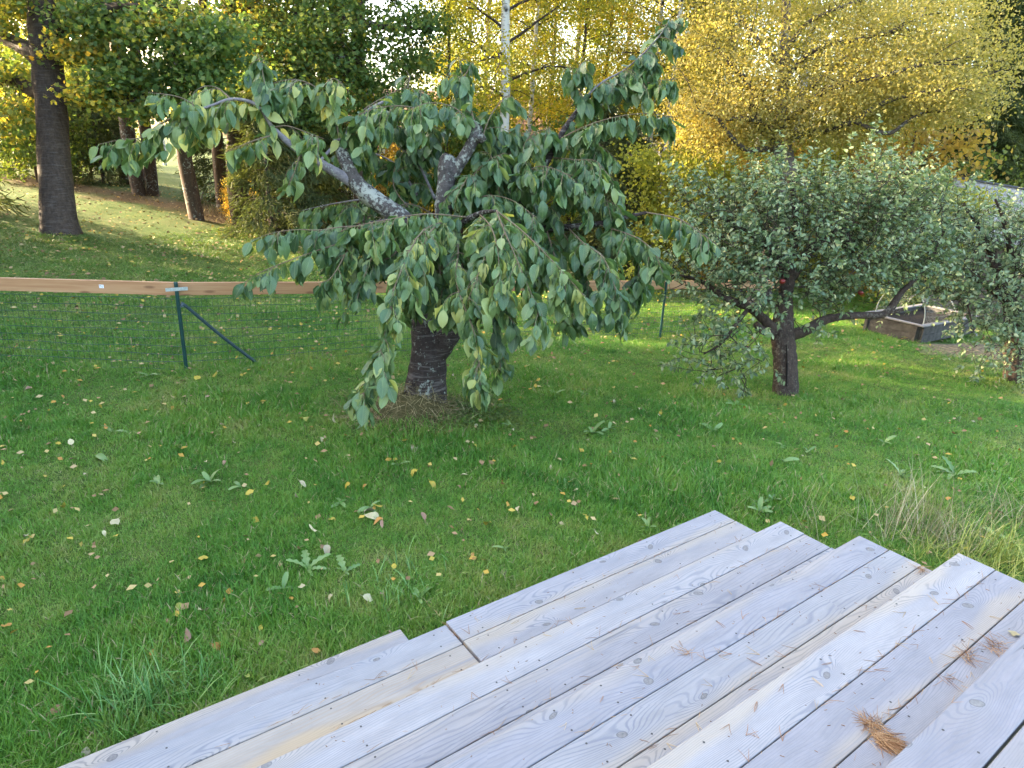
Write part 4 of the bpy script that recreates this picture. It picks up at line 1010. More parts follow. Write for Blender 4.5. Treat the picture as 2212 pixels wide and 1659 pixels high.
# ------------------------------------------------------------------ background trees
def gen_tree(seed, H, r0, cb_, cr, n1, nl, ls, kind='birch', tpl=DIA, sub=5, sides=8, wob=.012):
    g = np.random.default_rng(seed); tr, li, cw = MB(), MB(), MB()
    zs = np.linspace(0, 1, 12); P = np.stack([np.cumsum(g.normal(0, wob * H / 6, 12)), np.cumsum(g.normal(0, wob * H / 6, 12)), zs * H], 1); P[0, :2] = 0; P[:, :2] -= P[0, :2]
    tube(tr, np.r_[[P[0] - [0, 0, .2]], P], np.r_[r0 * 1.25, r0 * (1 - zs) ** .8 + .012], sides, False, .04, seed)
    S, SD = [], []
    for i in range(n1):
        f = (i + g.random()) / n1; z = H * (cb_ + (1 - cb_) * f * .97); a = i * 2.4 + g.normal(0, .3)
        p0 = np.array([np.interp(z, P[:, 2], P[:, 0]), np.interp(z, P[:, 2], P[:, 1]), z])
        if kind == 'spruce': L = cr * (1 - f) ** .8 * g.uniform(.75, 1.1) + .15; h = np.array([math.cos(a), math.sin(a), .12]); bend = -.10
        elif kind == 'bush': L = cr * g.uniform(.5, 1.0); h = np.array([math.cos(a), math.sin(a), g.uniform(.3, 1.4)]); bend = -.05
        else: L = cr * (math.sin(np.pi * min(1, f * .85 + .15)) ** .7) * g.uniform(.7, 1.15); h = np.array([math.cos(a), math.sin(a), g.uniform(.45, 1.0)]); bend = -.10
        h = unit(h); q = [p0]
        for k in range(6): h = unit(h + np.array([0, 0, bend]) + g.normal(0, .10, 3)); q.append(q[-1] + h * L / 6)
        q = np.array(q); rb = max(.006, r0 * .34 * (1 - f * .7)); tube(li, q, np.linspace(rb, .005, 7), 5, False)
        S.append(q[2:]); SD += [L] * 5
        for k in range(sub):
            u = g.uniform(.3, .98) * 5.99; j = int(u); p = q[j] + (q[j + 1] - q[j]) * (u - j); t0 = unit(q[j + 1] - q[j])
            hh = unit(np.cross(t0, [0, 0, 1.0]) * g.choice((-1, 1)) * g.uniform(.5, 1.0) + t0 * .7 + g.normal(0, .25, 3)); Ls = L * g.uniform(.25, .5); w = [p]
            for s in range(3): hh = unit(hh + np.array([0, 0, -.16]) + g.normal(0, .12, 3)); w.append(w[-1] + hh * Ls / 3)
            w = np.array(w); tube(li, w, np.linspace(.35 * rb, .003, 4), 4, False); S.append(w[1:]); SD += [Ls] * 3
    S = np.concatenate(S); 
    k = g.integers(0, len(S), nl); sg = {'spruce': .10, 'bush': .22}.get(kind, .30) * (cr / 2.2) ** .5
    pos = S[k] + g.normal(0, sg, (nl, 3)) * np.array([1, 1, .8])
    if kind == 'spruce':
        cx_ = np.stack([np.interp(pos[:, 2], P[:, 2], P[:, 0]), np.interp(pos[:, 2], P[:, 2], P[:, 1])], 1); d = np.c_[pos[:, :2] - cx_, np.zeros(nl)]; d = unit(d) + g.normal(0, .5, (nl, 3)) + [0, 0, -.35]; nr = np.array([0, 0, 1.0]) + g.normal(0, .5, (nl, 3))
    else: d = g.normal(size=(nl, 3)) + [0, 0, -.5]; nr = g.normal(size=(nl, 3)) + [0, 0, .7]
    clump = (np.sin(k * 12.9898) * 43758.5453) % 1.0
    scatter(cw, tpl, pos, rots(unit(d), nr), g.uniform(.7, 1.3, nl) * ls, np.clip(.6 * clump + .4 * g.random(nl), 0, 1))
    return tr, li, cw
PROTO = {}
def proto(key, args, mats, kw):
    tr, li, cw = gen_tree(*args, **kw)
    PROTO[key] = (tr.mesh('trunk', mats[0]), li.mesh('limbs', mats[1]), cw.mesh('crown', mats[2]))
def plant(key, px, D, label, name='birch_tree', cat='tree', group=None, sc=1.0, zs=1.0, base=None, rz=None, sink=0.0):
    b = base_at(px, D) if base is None else np.asarray(base, float)
    o = thing(name, b - [0, 0, sink], label, cat, group); o.rotation_euler.z = rng.uniform(0, 6.28) if rz is None else rz; o.scale = (sc, sc, sc * zs)
    for n, me in zip(('trunk', 'limbs', 'crown'), PROTO[key]):
        q = add(n, me, o)
        if n == 'limbs': q['kind'] = 'stuff'
    return o
proto('birch', (21, 15, .13, .22, 2.6, 34, 30000, .075), (M['birch_bark'], M['dark_twig'], M['birch_leaf']), dict(kind='birch'))
proto('birch2', (22, 12, .09, .28, 1.9, 28, 17000, .07), (M['birch_bark'], M['dark_twig'], M['birch_leaf']), dict(kind='birch'))
proto('thin', (23, 11, .06, .30, 1.6, 22, 9000, .07), (M['spruce_bark'], M['dark_twig'], M['birch_leaf']), dict(kind='birch'))
proto('green', (24, 13, .20, .14, 3.2, 36, 30000, .10), (M['spruce_bark'], M['dark_twig'], M['shrub_leaf']), dict(kind='birch', tpl=LOB))
proto('spruce', (25, 13, .17, .02, 2.3, 80, 34000, .24), (M['spruce_bark'], M['dark_twig'], M['needles']), dict(kind='spruce', tpl=SPR, sub=6))
proto('spruce_high', (26, 17, .20, .42, 2.2, 46, 16000, .26), (M['spruce_bark'], M['dark_twig'], M['needles']), dict(kind='spruce', tpl=SPR, sub=5))
proto('young_spruce', (27, 3.6, .05, .02, 1.25, 44, 13000, .15), (M['spruce_bark'], M['dark_twig'], M['needles']), dict(kind='spruce', tpl=SPR, sub=5))
proto('bush_green', (28, 2.2, .03, .05, 1.5, 22, 9000, .085), (M['spruce_bark'], M['dark_twig'], M['shrub_leaf']), dict(kind='bush'))
proto('bush_lime', (29, 2.6, .03, .08, 1.6, 20, 8000, .085), (M['spruce_bark'], M['dark_twig'], M['lime_leaf']), dict(kind='bush'))
proto('bush_orange', (30, 2.8, .03, .10, 1.3, 20, 6500, .085), (M['spruce_bark'], M['dark_twig'], M['orange_leaf']), dict(kind='bush'))

# trees drawn limb by limb
def cluster_tree(tree, base, blobs, D0, n, ls, tpl, mat, spread=.10, name='crown'):
    """leaves in many small sprays inside the given volumes; blob = px, py, dD, rx, ry, rD, weight, colour"""
    w = np.array([b[6] for b in blobs], float); w /= w.sum(); b_ = MB()
    for bl_, k in zip(blobs, (w * n).astype(int)):
        ns = max(3, k // 26); u = unit(rng.normal(size=(ns, 3))) * (rng.random((ns, 1)) ** .4)
        C = np.array([at(bl_[0] + q[0] * bl_[3], bl_[1] + q[1] * bl_[4], D0 + bl_[2] + q[2] * bl_[5]) for q in u])
        j = rng.integers(0, ns, k); flat = rng.normal(0, 1, (k, 3)) * np.array([spread * 2.0, spread * 2.0, spread * .9])
        pos = C[j] + flat; col = np.clip(bl_[7] + rng.normal(0, .15, ns)[j] + rng.normal(0, .09, k), 0, 1)
        d = rng.normal(size=(k, 3)) + [0, 0, -.5]; nr = rng.normal(0, .6, (k, 3)) + [0, 0, 1.0]
        scatter(b_, tpl, pos, rots(unit(d), nr), rng.uniform(.7, 1.3, k) * ls, col)
    return b_.build(name, mat, tree, off=base)
def twigs_in(tree, base, src, blobs, D0, n, mat, r=.006):
    w = np.array([b[6] for b in blobs], float); w /= w.sum(); m = MB(); S = np.array(src)
    for bl_, k in zip(blobs, (w * n).astype(int) + 1):
        for _ in range(k):
            q = unit(rng.normal(size=3)) * rng.random() ** .4; p = at(bl_[0] + q[0] * bl_[3], bl_[1] + q[1] * bl_[4], D0 + bl_[2] + q[2] * bl_[5])
            dd = np.linalg.norm(S - p, axis=1); a = S[rng.choice(np.argsort(dd)[:6])]; L = np.linalg.norm(p - a)
            tube(m, smooth_line(np.array([a, (a + p) / 2 + rng.normal(0, .06 * L, 3) + [0, 0, .05 * L], p]), 6), np.linspace(r + .004 * L, .003, 6), 4, False)
    tag(m.build('thin_branches', mat, tree, off=base), kind='stuff')

mbse = ground_at(131, 503); DM = depth_of(mbse)
maple = thing('maple_tree', mbse, 'thick brown maple trunk standing on the lawn at the left, limbs branching low', 'tree')
mk = DM / FPX
P, r = smooth_line(np.r_[[mbse + [0, 0, -.1]], pxline([(128, 480, 0), (124, 420, 0), (116, 330, 0), (111, 250, 0), (106, 180, 0), (102, 120, 0), (98, 60, 0), (96, 0, 0), (95, -90, 0), (96, -200, 0)], DM)], 44,
                   np.array([44, 36, 32.5, 31, 29.5, 30, 30, 32, 30, 24, 18]) * mk)
m = MB(); tube(m, P, r, 20, True, .035, 11); m.build('trunk', M['maple_bark'], maple, off=mbse); src = list(P[24:])
for L, rr in (([(100, 185, 0), (85, 200, .1), (60, 190, .3), (30, 172, .5), (-20, 180, .6), (-80, 160, .8)], [20, 17, 14, 12, 10, 7]),
              ([(98, 140, 0), (75, 118, 0), (40, 96, .2), (0, 76, .3), (-60, 40, .5)], [22, 19, 16, 14, 9]),
              ([(118, 195, 0), (145, 200, -.1), (175, 212, -.3), (230, 216, -.5), (290, 218, -.7), (360, 205, -.9)], [16, 13, 10, 8.5, 7, 4]),
              ([(112, 90, 0), (135, 65, -.2), (180, 40, -.4), (260, 15, -.8), (340, 20, -1.0)], [18, 15, 12, 9, 5]),
              ([(104, 140, 0), (130, 85, .3), (170, 60, .6), (240, 70, .9)], [14, 11, 8, 5])):
    o, P, r = limb(maple, mbse, L, np.array(rr) * mk, M['maple_bark'], n=20, sides=10, noise=.05, D0=DM); src += list(P[6:])
MBL = [(20, 30, .3, 60, 45, .8, .7, .55), (15, 150, .2, 40, 35, .7, .35, .5), (30, 250, .6, 60, 50, .8, .7, .55), (190, 45, -.3, 70, 45, .9, 1.3, .32), (330, 50, -.7, 90, 60, 1.0, 1.8, .38), (270, 165, -.6, 90, 40, .8, 1.3, .34), (230, 205, -.6, 80, 22, .5, .6, .62),
       (440, 90, -.9, 90, 80, 1.0, 2.0, .30), (430, 175, -.9, 80, 50, .8, 1.2, .28), (385, 50, -.8, 45, 20, .4, .5, .75), (300, 240, -.7, 60, 22, .5, .5, .45), (155, 120, -.2, 40, 20, .4, .3, .6), (150, -60, 0, 300, 80, 1.5, 2.5, .45), (60, -20, .5, 100, 50, 1, 1, .55), (180, 100, -.5, 50, 25, .4, .4, .68)]
cluster_tree(maple, mbse, MBL, DM, 23000, .088, LOB, M['maple_leaf'], .12); twigs_in(maple, mbse, src, MBL, DM, 150, M['dark_twig'])

D2 = DM + 3.2; mb2 = base_at(512, D2)
maple2 = thing('maple_tree', mb2, 'dark trunked green and olive maple behind the cherry tree, among spruces', 'tree'); mk = D2 / FPX
P, r = smooth_line(np.r_[[mb2 + [0, 0, -.1]], pxline([(512, 380, 0), (508, 250, 0), (502, 120, 0), (500, 30, 0), (505, -120, 0)], D2)], 30, np.array([24, 21, 19, 18, 17, 12]) * mk)
m = MB(); tube(m, P, r, 14, True, .05, 12); m.build('trunk', M['spruce_bark'], maple2, off=mb2); src = list(P[12:])
for L, rr in (([(505, 120, 0), (450, 90, -.3), (390, 65, -.5), (320, 40, -.6)], [11, 9, 7, 4]), ([(505, 60, 0), (540, 20, -.2), (560, -40, -.3)], [13, 11, 8]), ([(508, 170, 0), (590, 130, -.4), (680, 120, -.8), (780, 130, -1.0)], [11, 9, 7, 4]), ([(505, 90, 0), (600, 40, -.4), (720, 40, -.8), (850, 60, -1.2), (940, 60, -1.4)], [12, 10, 8, 5, 3])):
    o, P, r = limb(maple2, mb2, L, np.array(rr) * mk, M['spruce_bark'], n=16, sides=8, noise=.05, D0=D2); src += list(P[4:])
MBL = [(560, 40, -.4, 110, 60, 1.0, 1.6, .48), (640, 130, -.8, 100, 80, 1.0, 2.0, .40), (710, 50, -.9, 110, 70, 1.0, 1.7, .36), (800, 150, -1.0, 90, 80, .9, 1.1, .28), (860, 55, -1.2, 90, 50, .8, .5, .30), (920, 40, -1.3, 45, 35, .5, .25, .28), (640, 240, -.6, 90, 50, .8, 1.0, .30), (540, 180, -.5, 80, 60, .8, 1.1, .42),
       (480, 240, -.3, 70, 50, .6, .6, .30), (820, 240, -.6, 80, 40, .6, .7, .33), (560, -70, -.3, 350, 70, 1.5, 2.2, .42), (545, 105, -.8, 40, 12, .3, .3, .75), (890, 130, -1.2, 60, 30, .5, .4, .3)]
cluster_tree(maple2, mb2, MBL, D2, 25000, .09, LOB, M['maple_leaf'], .13); twigs_in(maple2, mb2, src, MBL, D2, 160, M['dark_twig'])

DY = 13.2; yb = base_at(1690, DY)
ytree = thing('golden_tree', yb, 'wide golden yellow tree with many dark spreading branches behind the apple tree', 'tree'); mk = DY / FPX
P, r = smooth_line(np.r_[[yb + [0, 0, -.1]], pxline([(1694, 420, 0), (1692, 340, 0), (1684, 292, 0), (1690, 220, .1), (1693, 157, .1), (1698, 60, .1), (1700, -60, .1), (1700, -200, .1)], DY)], 34, np.array([27, 25, 22, 23, 14, 12, 10, 8, 5]) * mk)
m = MB(); tube(m, P, r, 14, True, .07, 13); m.build('trunk', bark_mat('golden_tree_bark', (.03, .024, .02), (.16, .13, .11), .3), ytree, off=yb); src = list(P[14:])
M['ybark'] = bark_mat('dark_limb_bark', (.028, .022, .018), (.10, .08, .065), .15)
for L, rr in (([(1684, 300, 0), (1656, 288, -.1), (1630, 255, -.2), (1624, 225, -.3), (1619, 183, -.3), (1579, 139, -.4), (1540, 90, -.5)], [12, 10, 8.5, 7.5, 6, 5, 3]),
              ([(1672, 292, 0), (1640, 262, -.4), (1605, 256, -.6), (1570, 258, -.8)], [7, 6, 5, 3]), ([(1690, 250, 0), (1660, 240, .2), (1645, 220, .3), (1650, 190, .4)], [7, 6, 5, 3]),
              ([(1695, 270, 0), (1730, 240, -.3), (1769, 204, -.6), (1824, 180, -.9), (1900, 165, -1.2), (1990, 140, -1.5)], [9, 7.5, 6.5, 5.5, 4.5, 3]),
              ([(1692, 300, 0), (1733, 290, -.3), (1790, 280, -.6), (1842, 261, -.9), (1915, 219, -1.2), (2000, 200, -1.5), (2085, 192, -1.8)], [9, 8, 6.5, 6, 5, 4, 3]),
              ([(1690, 312, 0), (1650, 322, -.2), (1608, 321, -.4), (1575, 290, -.6), (1550, 256, -.7), (1510, 240, -.8)], [7, 6, 5.5, 4.5, 4, 2.5]),
              ([(1692, 180, 0), (1730, 130, -.3), (1784, 99, -.6), (1860, 84, -.9), (1950, 60, -1.2)], [7, 6, 5, 4, 3]), ([(1696, 110, .1), (1740, 55, -.2), (1791, 26, -.5), (1860, 0, -.8)], [6, 5, 4, 3]),
              ([(1693, 150, 0), (1640, 90, .2), (1600, 40, .3), (1560, -10, .4)], [6, 5, 4, 3]), ([(1842, 261, -.9), (1915, 288, -1.1), (1960, 262, -1.2), (2000, 240, -1.3)], [4, 4, 3.5, 2.5]), ([(1690, 230, 0), (1750, 190, .5), (1820, 130, .9), (1900, 60, 1.2)], [7, 6, 5, 3])):
    o, P, r = limb(ytree, yb, L, np.array(rr) * mk, M['ybark'], n=22, sides=8, noise=.05, D0=DY); src += list(P[6:])
YBL = [(1750, 130, 0, 330, 170, 1.6, 5, .5), (1560, 160, -.3, 130, 150, 1.0, 2.0, .55), (2000, 120, -1.0, 230, 160, 1.2, 4.2, .55), (1640, 255, -.3, 160, 55, .8, 1.1, .45), (1570, 300, -.2, 120, 45, .6, .8, .55), (1800, 290, -.5, 140, 45, .7, .9, .5), (1860, 225, -.8, 160, 60, .8, 1.5, .5), (1510, 250, -.5, 80, 60, .6, .7, .45), (1760, -40, 0, 420, 90, 1.6, 3, .5), (2070, 210, -1.6, 100, 60, .6, .7, .6), (1960, 200, 1.0, 160, 110, .8, 1.2, .5)]
cluster_tree(ytree, yb, YBL, DY, 78000, .054, DIA, M['gold_leaf'], .11); twigs_in(ytree, yb, src, YBL, DY, 260, M['dark_twig'])

# birches, spruces and shrubs one by one
GB = 'birches at the back of the garden'
plant('birch', 1083, 16.5, 'white spotted birch trunk rising right of the cherry tree top', rz=.5, group=GB)
plant('birch', 1712, 17.5, 'tall pale birch trunk standing behind the golden tree', rz=1.9, group=GB, sc=1.1)
plant('spruce_high', 786, 18, 'tall bare spruce trunk left of the bright sky gap', 'spruce_tree')
plant('spruce_high', 742, 19.5, 'slimmer grey spruce trunk beside the tall bare one', 'spruce_tree', sc=.9)
plant('thin', 962, 20, 'thin dark stemmed young birch with sparse orange leaves under the sky gap', group=GB)
plant('thin', 1245, 21, 'thin birch stem between the cherry tree and the upper right cherry branch', group=GB)
plant('thin', 1300, 23, 'thin birch stem behind the upper right cherry branch', group=GB, sc=1.1)
plant('birch2', 1428, 19, 'pale birch trunk at the right edge of the dark spruces', group=GB)
plant('birch2', 1180, 24, 'slender yellow birch farther back right of the spotted birch', group=GB)
plant('birch2', 1340, 27, 'slender yellow birch far back over the dark spruces', group=GB, sc=1.1)
plant('birch', 1010, 28, 'bushy yellow birch far behind the roof', group=GB, sc=.9)
for px, D, s, lab in ((262, 24, 1.0, 'bare spruce trunk high between maple leaves, left of its twin'), (297, 25, .95, 'bare spruce trunk high between maple leaves, right of its twin'), (288, 20.5, 1.0, 'dark reddish spruce trunk at the edge of the lawn'), (318, 20.8, .9, 'nearly black spruce trunk touching the reddish one'), (410, 17.4, .95, 'spruce trunk with sunlit left edge beside the dry grass'), (470, 19.5, .9, 'dark spruce trunk behind the orange shrub'), (158, 26, 1.0, 'spruce trunk just right of the thick maple'), (560, 22, 1.0, 'dark spruce trunk behind the young spruces'), (40, 27, 1.0, 'spruce trunk at the left edge behind the maple')):
    plant('spruce_high', px, D, lab, 'spruce_tree', sc=s, group='tall spruces at the wood edge')
GS = 'young spruces under the big trees'
for px, D, s, lab in ((575, 16.3, 1.0, 'dense dark young spruce under the left cherry branches'), (655, 17.3, 1.15, 'dense dark young spruce behind the lichened cherry limb'), (480, 21, 1.2, 'young spruce behind the dry twigs'), (215, 23, 1.0, 'young spruce right of the thick maple trunk'), (1365, 16, 1.0, 'dark young spruce right of the cherry crown'), (1310, 18.5, 1.2, 'dark young spruce half hidden by the cherry crown'), (740, 20, 1.4, 'young spruce beside the red house')):
    plant('young_spruce', px, D, lab, 'young_spruce', 'tree', GS, sc=s)
for px, D, s, lab in ((2150, 18.5, .66, 'dark spruce at the right edge above the grey roof'), (2240, 18.8, .68, 'dark spruce cut off by the right edge of the picture'), (2090, 18, .7, 'dark spruce behind the golden tree, right side'), (1500, 24, .8, 'dark spruce far behind the golden tree')):
    plant('spruce', px, D, lab, 'spruce_tree', sc=s, group='spruces on the right')
GH = 'shrubs along the back of the lawn'
for key, px, D, s, lab, nm in (('bush_green', 15, 23.0, 1.45, 'dark green shrub left of the maple', 'green_shrub'), ('bush_green', -70, 23.5, 1.5, 'dark green shrub at the far left edge', 'green_shrub'), ('bush_green', 70, 21, 1.2, 'dark green shrub just behind the maple trunk', 'green_shrub'), ('bush_green', 190, 25, 1.1, 'olive shrub seen right of the maple trunk', 'green_shrub'), ('bush_lime', 20, 25, 1.6, 'sunlit yellow green shrub above the dark ones at left', 'yellow_shrub'), ('bush_lime', 180, 29, 1.5, 'sunlit yellow shrub far behind the maple', 'yellow_shrub'),
        ('bush_lime', 1485, 14.5, 1.05, 'bright lime yellow shrub left below the golden tree', 'yellow_shrub'), ('bush_lime', 1590, 15.0, 1.0, 'lime yellow shrub under the golden tree', 'yellow_shrub'), ('bush_orange', 1965, 15.4, 1.45, 'bright orange shrub above the apple crown', 'orange_shrub'), ('bush_orange', 1650, 14.0, .9, 'orange yellow shrub low under the golden tree', 'orange_shrub'), ('bush_lime', 2040, 13.5, .9, 'lime green shrub beside the orange one', 'yellow_shrub'),
        ('bush_orange', 500, 17.4, .36, 'small orange leaved sapling at the edge of the lawn', 'orange_shrub'), ('bush_orange', 860, 19, .8, 'orange shrub seen through the middle of the cherry tree', 'orange_shrub'), ('bush_green', 640, 21, 1.2, 'green shrub in front of the red house', 'green_shrub'), ('bush_green', 2130, 17.0, 1.25, 'green shrub above the grey roof', 'green_shrub'), ('bush_orange', 1120, 20, .7, 'orange shrub beside the red house', 'orange_shrub')):
    plant(key, px, D, lab, nm, 'shrub', GH, sc=s)
FB = 'wood far behind the garden'
k = 0
for px in np.linspace(-260, 2500, 19):
    if 780 < px < 960 or 230 < px < 330 or -40 < px < 40: continue
    D = rng.uniform(32, 46); key = ('birch', 'green', 'birch2', 'spruce', 'birch')[k % 5] if not 750 < px < 2000 else ('birch', 'birch2')[k % 2]
    nm, lb = {'birch': ('birch_tree', 'tall yellow birch in the wood far behind the garden'), 'birch2': ('birch_tree', 'slender yellow birch in the wood far behind the garden'), 'green': ('broadleaf_tree', 'green broadleaf tree in the wood far behind the garden'), 'spruce': ('spruce_tree', 'dark spruce in the wood far behind the garden')}[key]
    wh = 'left of the thick maple trunk' if px < 100 else 'just right of the thick maple trunk' if px < 330 else 'behind the dark maple' if px < 560 else 'behind the bare spruce trunks' if px < 780 else 'beside the spotted birch' if px < 1150 else 'over the right half of the cherry' if px < 1420 else 'behind the golden tree' if px < 1900 else 'behind the grey shed roof' if px < 2212 else 'beyond the right picture edge'
    lb = lb.replace('in the wood far behind the garden', 'in the far wood, ' + wh)
    plant(key, px, D, lb, nm, 'tree', FB, sc=rng.uniform(.8, 1.15)); k += 1
for px, D, key, s, lb in ((1045, 24, 'birch', .85, 'leafy yellow birch behind the cherry top'), (1150, 22, 'birch2', 1.0, 'yellow birch between the spotted birch and the cherry'), (1235, 26, 'birch', .9, 'broad yellow birch behind the upper right cherry branch'), (1390, 21, 'birch2', 1.05, 'yellow birch behind the tip of the cherry'), (1470, 24, 'birch', .9, 'broad yellow birch left of the golden tree'), (1560, 20, 'birch2', .9, 'yellow birch at the left flank of the golden tree'), (1800, 21, 'birch', .85, 'yellow birch at the right flank of the golden tree'), (1930, 20, 'birch2', .95, 'yellow birch behind the orange shrub'), (2060, 22, 'green', .75, 'green tree behind the right spruces'), (60, 30, 'birch', .9, 'sunlit yellow birch left of the maple trunk'), (200, 31, 'birch2', 1.1, 'sunlit yellow birch right of the maple trunk')):
    plant(key, px, D, lb, 'birch_tree' if 'birch' in key else 'broadleaf_tree', 'tree', 'birches in the middle distance', sc=s)
for key, px, D, s, lb, nm in (('bush_lime', 1700, 16.5, 1.2, 'yellow green shrub behind the golden trunk', 'yellow_shrub'), ('bush_lime', 1790, 17.5, 1.3, 'tall lime shrub right behind the golden trunk', 'yellow_shrub'), ('bush_orange', 1560, 17.5, 1.2, 'tall orange shrub left behind the golden trunk', 'orange_shrub'), ('bush_green', 1000, 21.5, 1.5, 'green shrub hiding most of the red house', 'green_shrub'), ('bush_lime', 930, 22.0, 1.3, 'yellow shrub hiding the left end of the red house', 'yellow_shrub'), ('bush_green', 1090, 20.5, 1.3, 'green shrub hiding the right end of the red house', 'green_shrub'), ('bush_lime', 1240, 19, 1.0, 'yellow shrub seen through the right cherry branches', 'yellow_shrub')):
    plant(key, px, D, lb, nm, 'shrub', GH, sc=s)
# unseen spruces added beyond the left edge to shade the garden from low sun
FW = CM @ np.array([0, 0, -1.0]); FW[2] = 0; FW /= np.linalg.norm(FW); RT = np.array([FW[1], -FW[0], 0])
k = 0
for f, l in ((-1.5, -13.4), (0, -12.2), (1.8, -13.2), (3.4, -12.0), (5.0, -13.3), (6.6, -12.4), (8.2, -13.6), (9.8, -13.0), (11.4, -14.6), (12.8, -14.2), (15.2, -14.4), (12.0, -17.2), (13.4, -18.4), (.6, -15.2), (2.6, -15.8), (4.4, -15.6), (6, -16), (7.4, -15.7), (9, -16.5), (10.6, -17)):
    b = CAM + FW * f + RT * l; b[2] = float(gz(b[0], b[1]))
    plant('spruce', 0, 0, 'dense spruce out of view at left, added to shade the garden', 'spruce_tree', 'tree', 'unseen spruces added for shade', sc=rng.uniform(.85, 1.0), base=b)

# ------------------------------------------------------------------ houses
M['falu'] = simple('red_painted_boards', (.30, .035, .022), .8, .2, .2, 3); M['white_trim'] = simple('white_trim', (.72, .72, .70), .6, .3); M['glass'] = simple('window_glass', (.03, .035, .04), .08, .6)
M['tile'] = simple('pale_terracotta_tiles', (.46, .27, .19), .75, .3, .3, 5)
DH = 25.0; hb = at(975, 440, DH); hb[2] = float(gz(hb[0], hb[1]))
house = thing('red_house', hb, 'red wooden house with pale tiled roof, mostly hidden behind the cherry tree', 'house')
Hr = np.stack([RT, FW, np.array([0, 0, 1.0])], 1)
def hpart(name, c, s, mat, par=house, R3=Hr):
    m = MB(); box(m, (0, 0, 0), s); o = m.build(name, mat, par, smooth=False); mm = np.eye(4); mm[:3, :3] = R3; mm[:3, 3] = Hr @ np.array(c); o.matrix_basis = Matrix(mm.tolist()); return o
W2, Dp, Eh = 9.6, 6.0, 2.7
hpart('wall', (0, 0, Eh / 2 - .3), (W2, .2, Eh + .6), M['falu']); hpart('wall', (0, Dp, Eh / 2 - .3), (W2, .2, Eh + .6), M['falu'])
for s in (-1, 1):
    m = MB(); x0 = s * (W2 / 2 - .1); V = [(x0, .1, -.6), (x0, Dp - .1, -.6), (x0, Dp - .1, Eh), (x0, Dp / 2, Eh + 1.9), (x0, .1, Eh)]
    V2 = [(x + s * .2, y, z) for x, y, z in V]; m.add(np.array(V) @ Hr.T, np.array([[0, 1, 2, 3, 4]])); m.add(np.array(V2) @ Hr.T, np.array([[0, 1, 2, 3, 4]])); m.build('wall', M['falu'], house, smooth=False)
bat = MB()
for x in np.arange(-W2 / 2 + .1, W2 / 2, .22): box(bat, Hr @ np.array([x, -.112, Eh / 2 - .3]), (.045, .025, Eh + .6), Hr)
tag(bat.build('battens', M['falu'], house, smooth=False), kind='stuff')
for s in (-1, 1):
    L = math.hypot(Dp / 2 + .4, 1.9 + .25); an = math.atan2(2.15, Dp / 2 + .4)
    d = np.array([0, math.cos(an), math.sin(an)]) if s < 0 else np.array([0, -math.cos(an), math.sin(an)])
    R3 = np.stack([np.array([1, 0, 0]), d, np.cross([1, 0, 0], d)], 1)
    m = MB(); o0 = np.array([0, -.4 if s < 0 else Dp + .4, Eh - .2]); box(m, (Hr @ (o0 + d * L / 2)), (W2 + .6, L, .08), Hr @ R3); rf = m.build('roof', M['under'], house, smooth=False)
    if s < 0:
        rows, cols = 13, 40; tile = MB(); a = np.linspace(0, np.pi, 5); w = (W2 + .6) / cols; Vt = []
        for y in (0, L / rows * 1.12):
            for q in a: Vt.append((-w / 2 * math.cos(q), y, .035 * math.sin(q) + (.03 if y == 0 else 0.0)))
        tile.add(np.array(Vt), np.array([(i, i + 1, i + 6, i + 5) for i in range(4)])); tm = tile.mesh('roof_tile', M['tile'], True); cnt = 0; rest = MB(); Tv = np.array(Vt); Tf = np.array([(i, i + 1, i + 6, i + 5) for i in range(4)])
        for rI in range(rows):
            for cI in range(cols):
                loc = o0 + d * (L * rI / rows) + np.array([-(W2 + .6) / 2 + w * (cI + .5), 0, 0]) + R3[:, 2] * (.045 if R3[2, 2] > 0 else -.045)
                Rw = Hr @ (R3 if R3[2, 2] > 0 else R3 @ np.diag([-1, 1, -1.0]))
                if rI >= 6 and cnt < 280 :
                    q = bpy.data.objects.new('roof_tile', tm); COL.objects.link(q); q.parent = rf; mm = np.eye(4); mm[:3, :3] = Rw; mm[:3, 3] = Hr @ loc; q.matrix_basis = Matrix(mm.tolist()); cnt += 1
                else: rest.add(Tv @ Rw.T + Hr @ loc, Tf)
        tag(rest.build('roof_tiles', M['tile'], rf), kind='stuff')
hpart('chimney', (2.2, Dp / 2 + .5, Eh + 2.0), (.6, .6, 1.3), M['tile'])
for x in (-3.4, -1.1, .9, 3.2):
    fr = hpart('window', (x, -.135, 1.35), (1.05, .05, 1.25), M['white_trim'])
    for a in (-.25, .25):
        for b in (-.29, .29): hpart('pane', (x + a, -.165, 1.35 + b), (.40, .012, .46), M['glass'], fr)
for x in (-W2 / 2 + .03, W2 / 2 - .03): hpart('corner_board', (x, -.125, Eh / 2 - .3), (.16, .05, Eh + .6), M['white_trim'])
hpart('fascia', (0, -.40, Eh - .26), (W2 + .6, .04, .16), M['white_trim'])

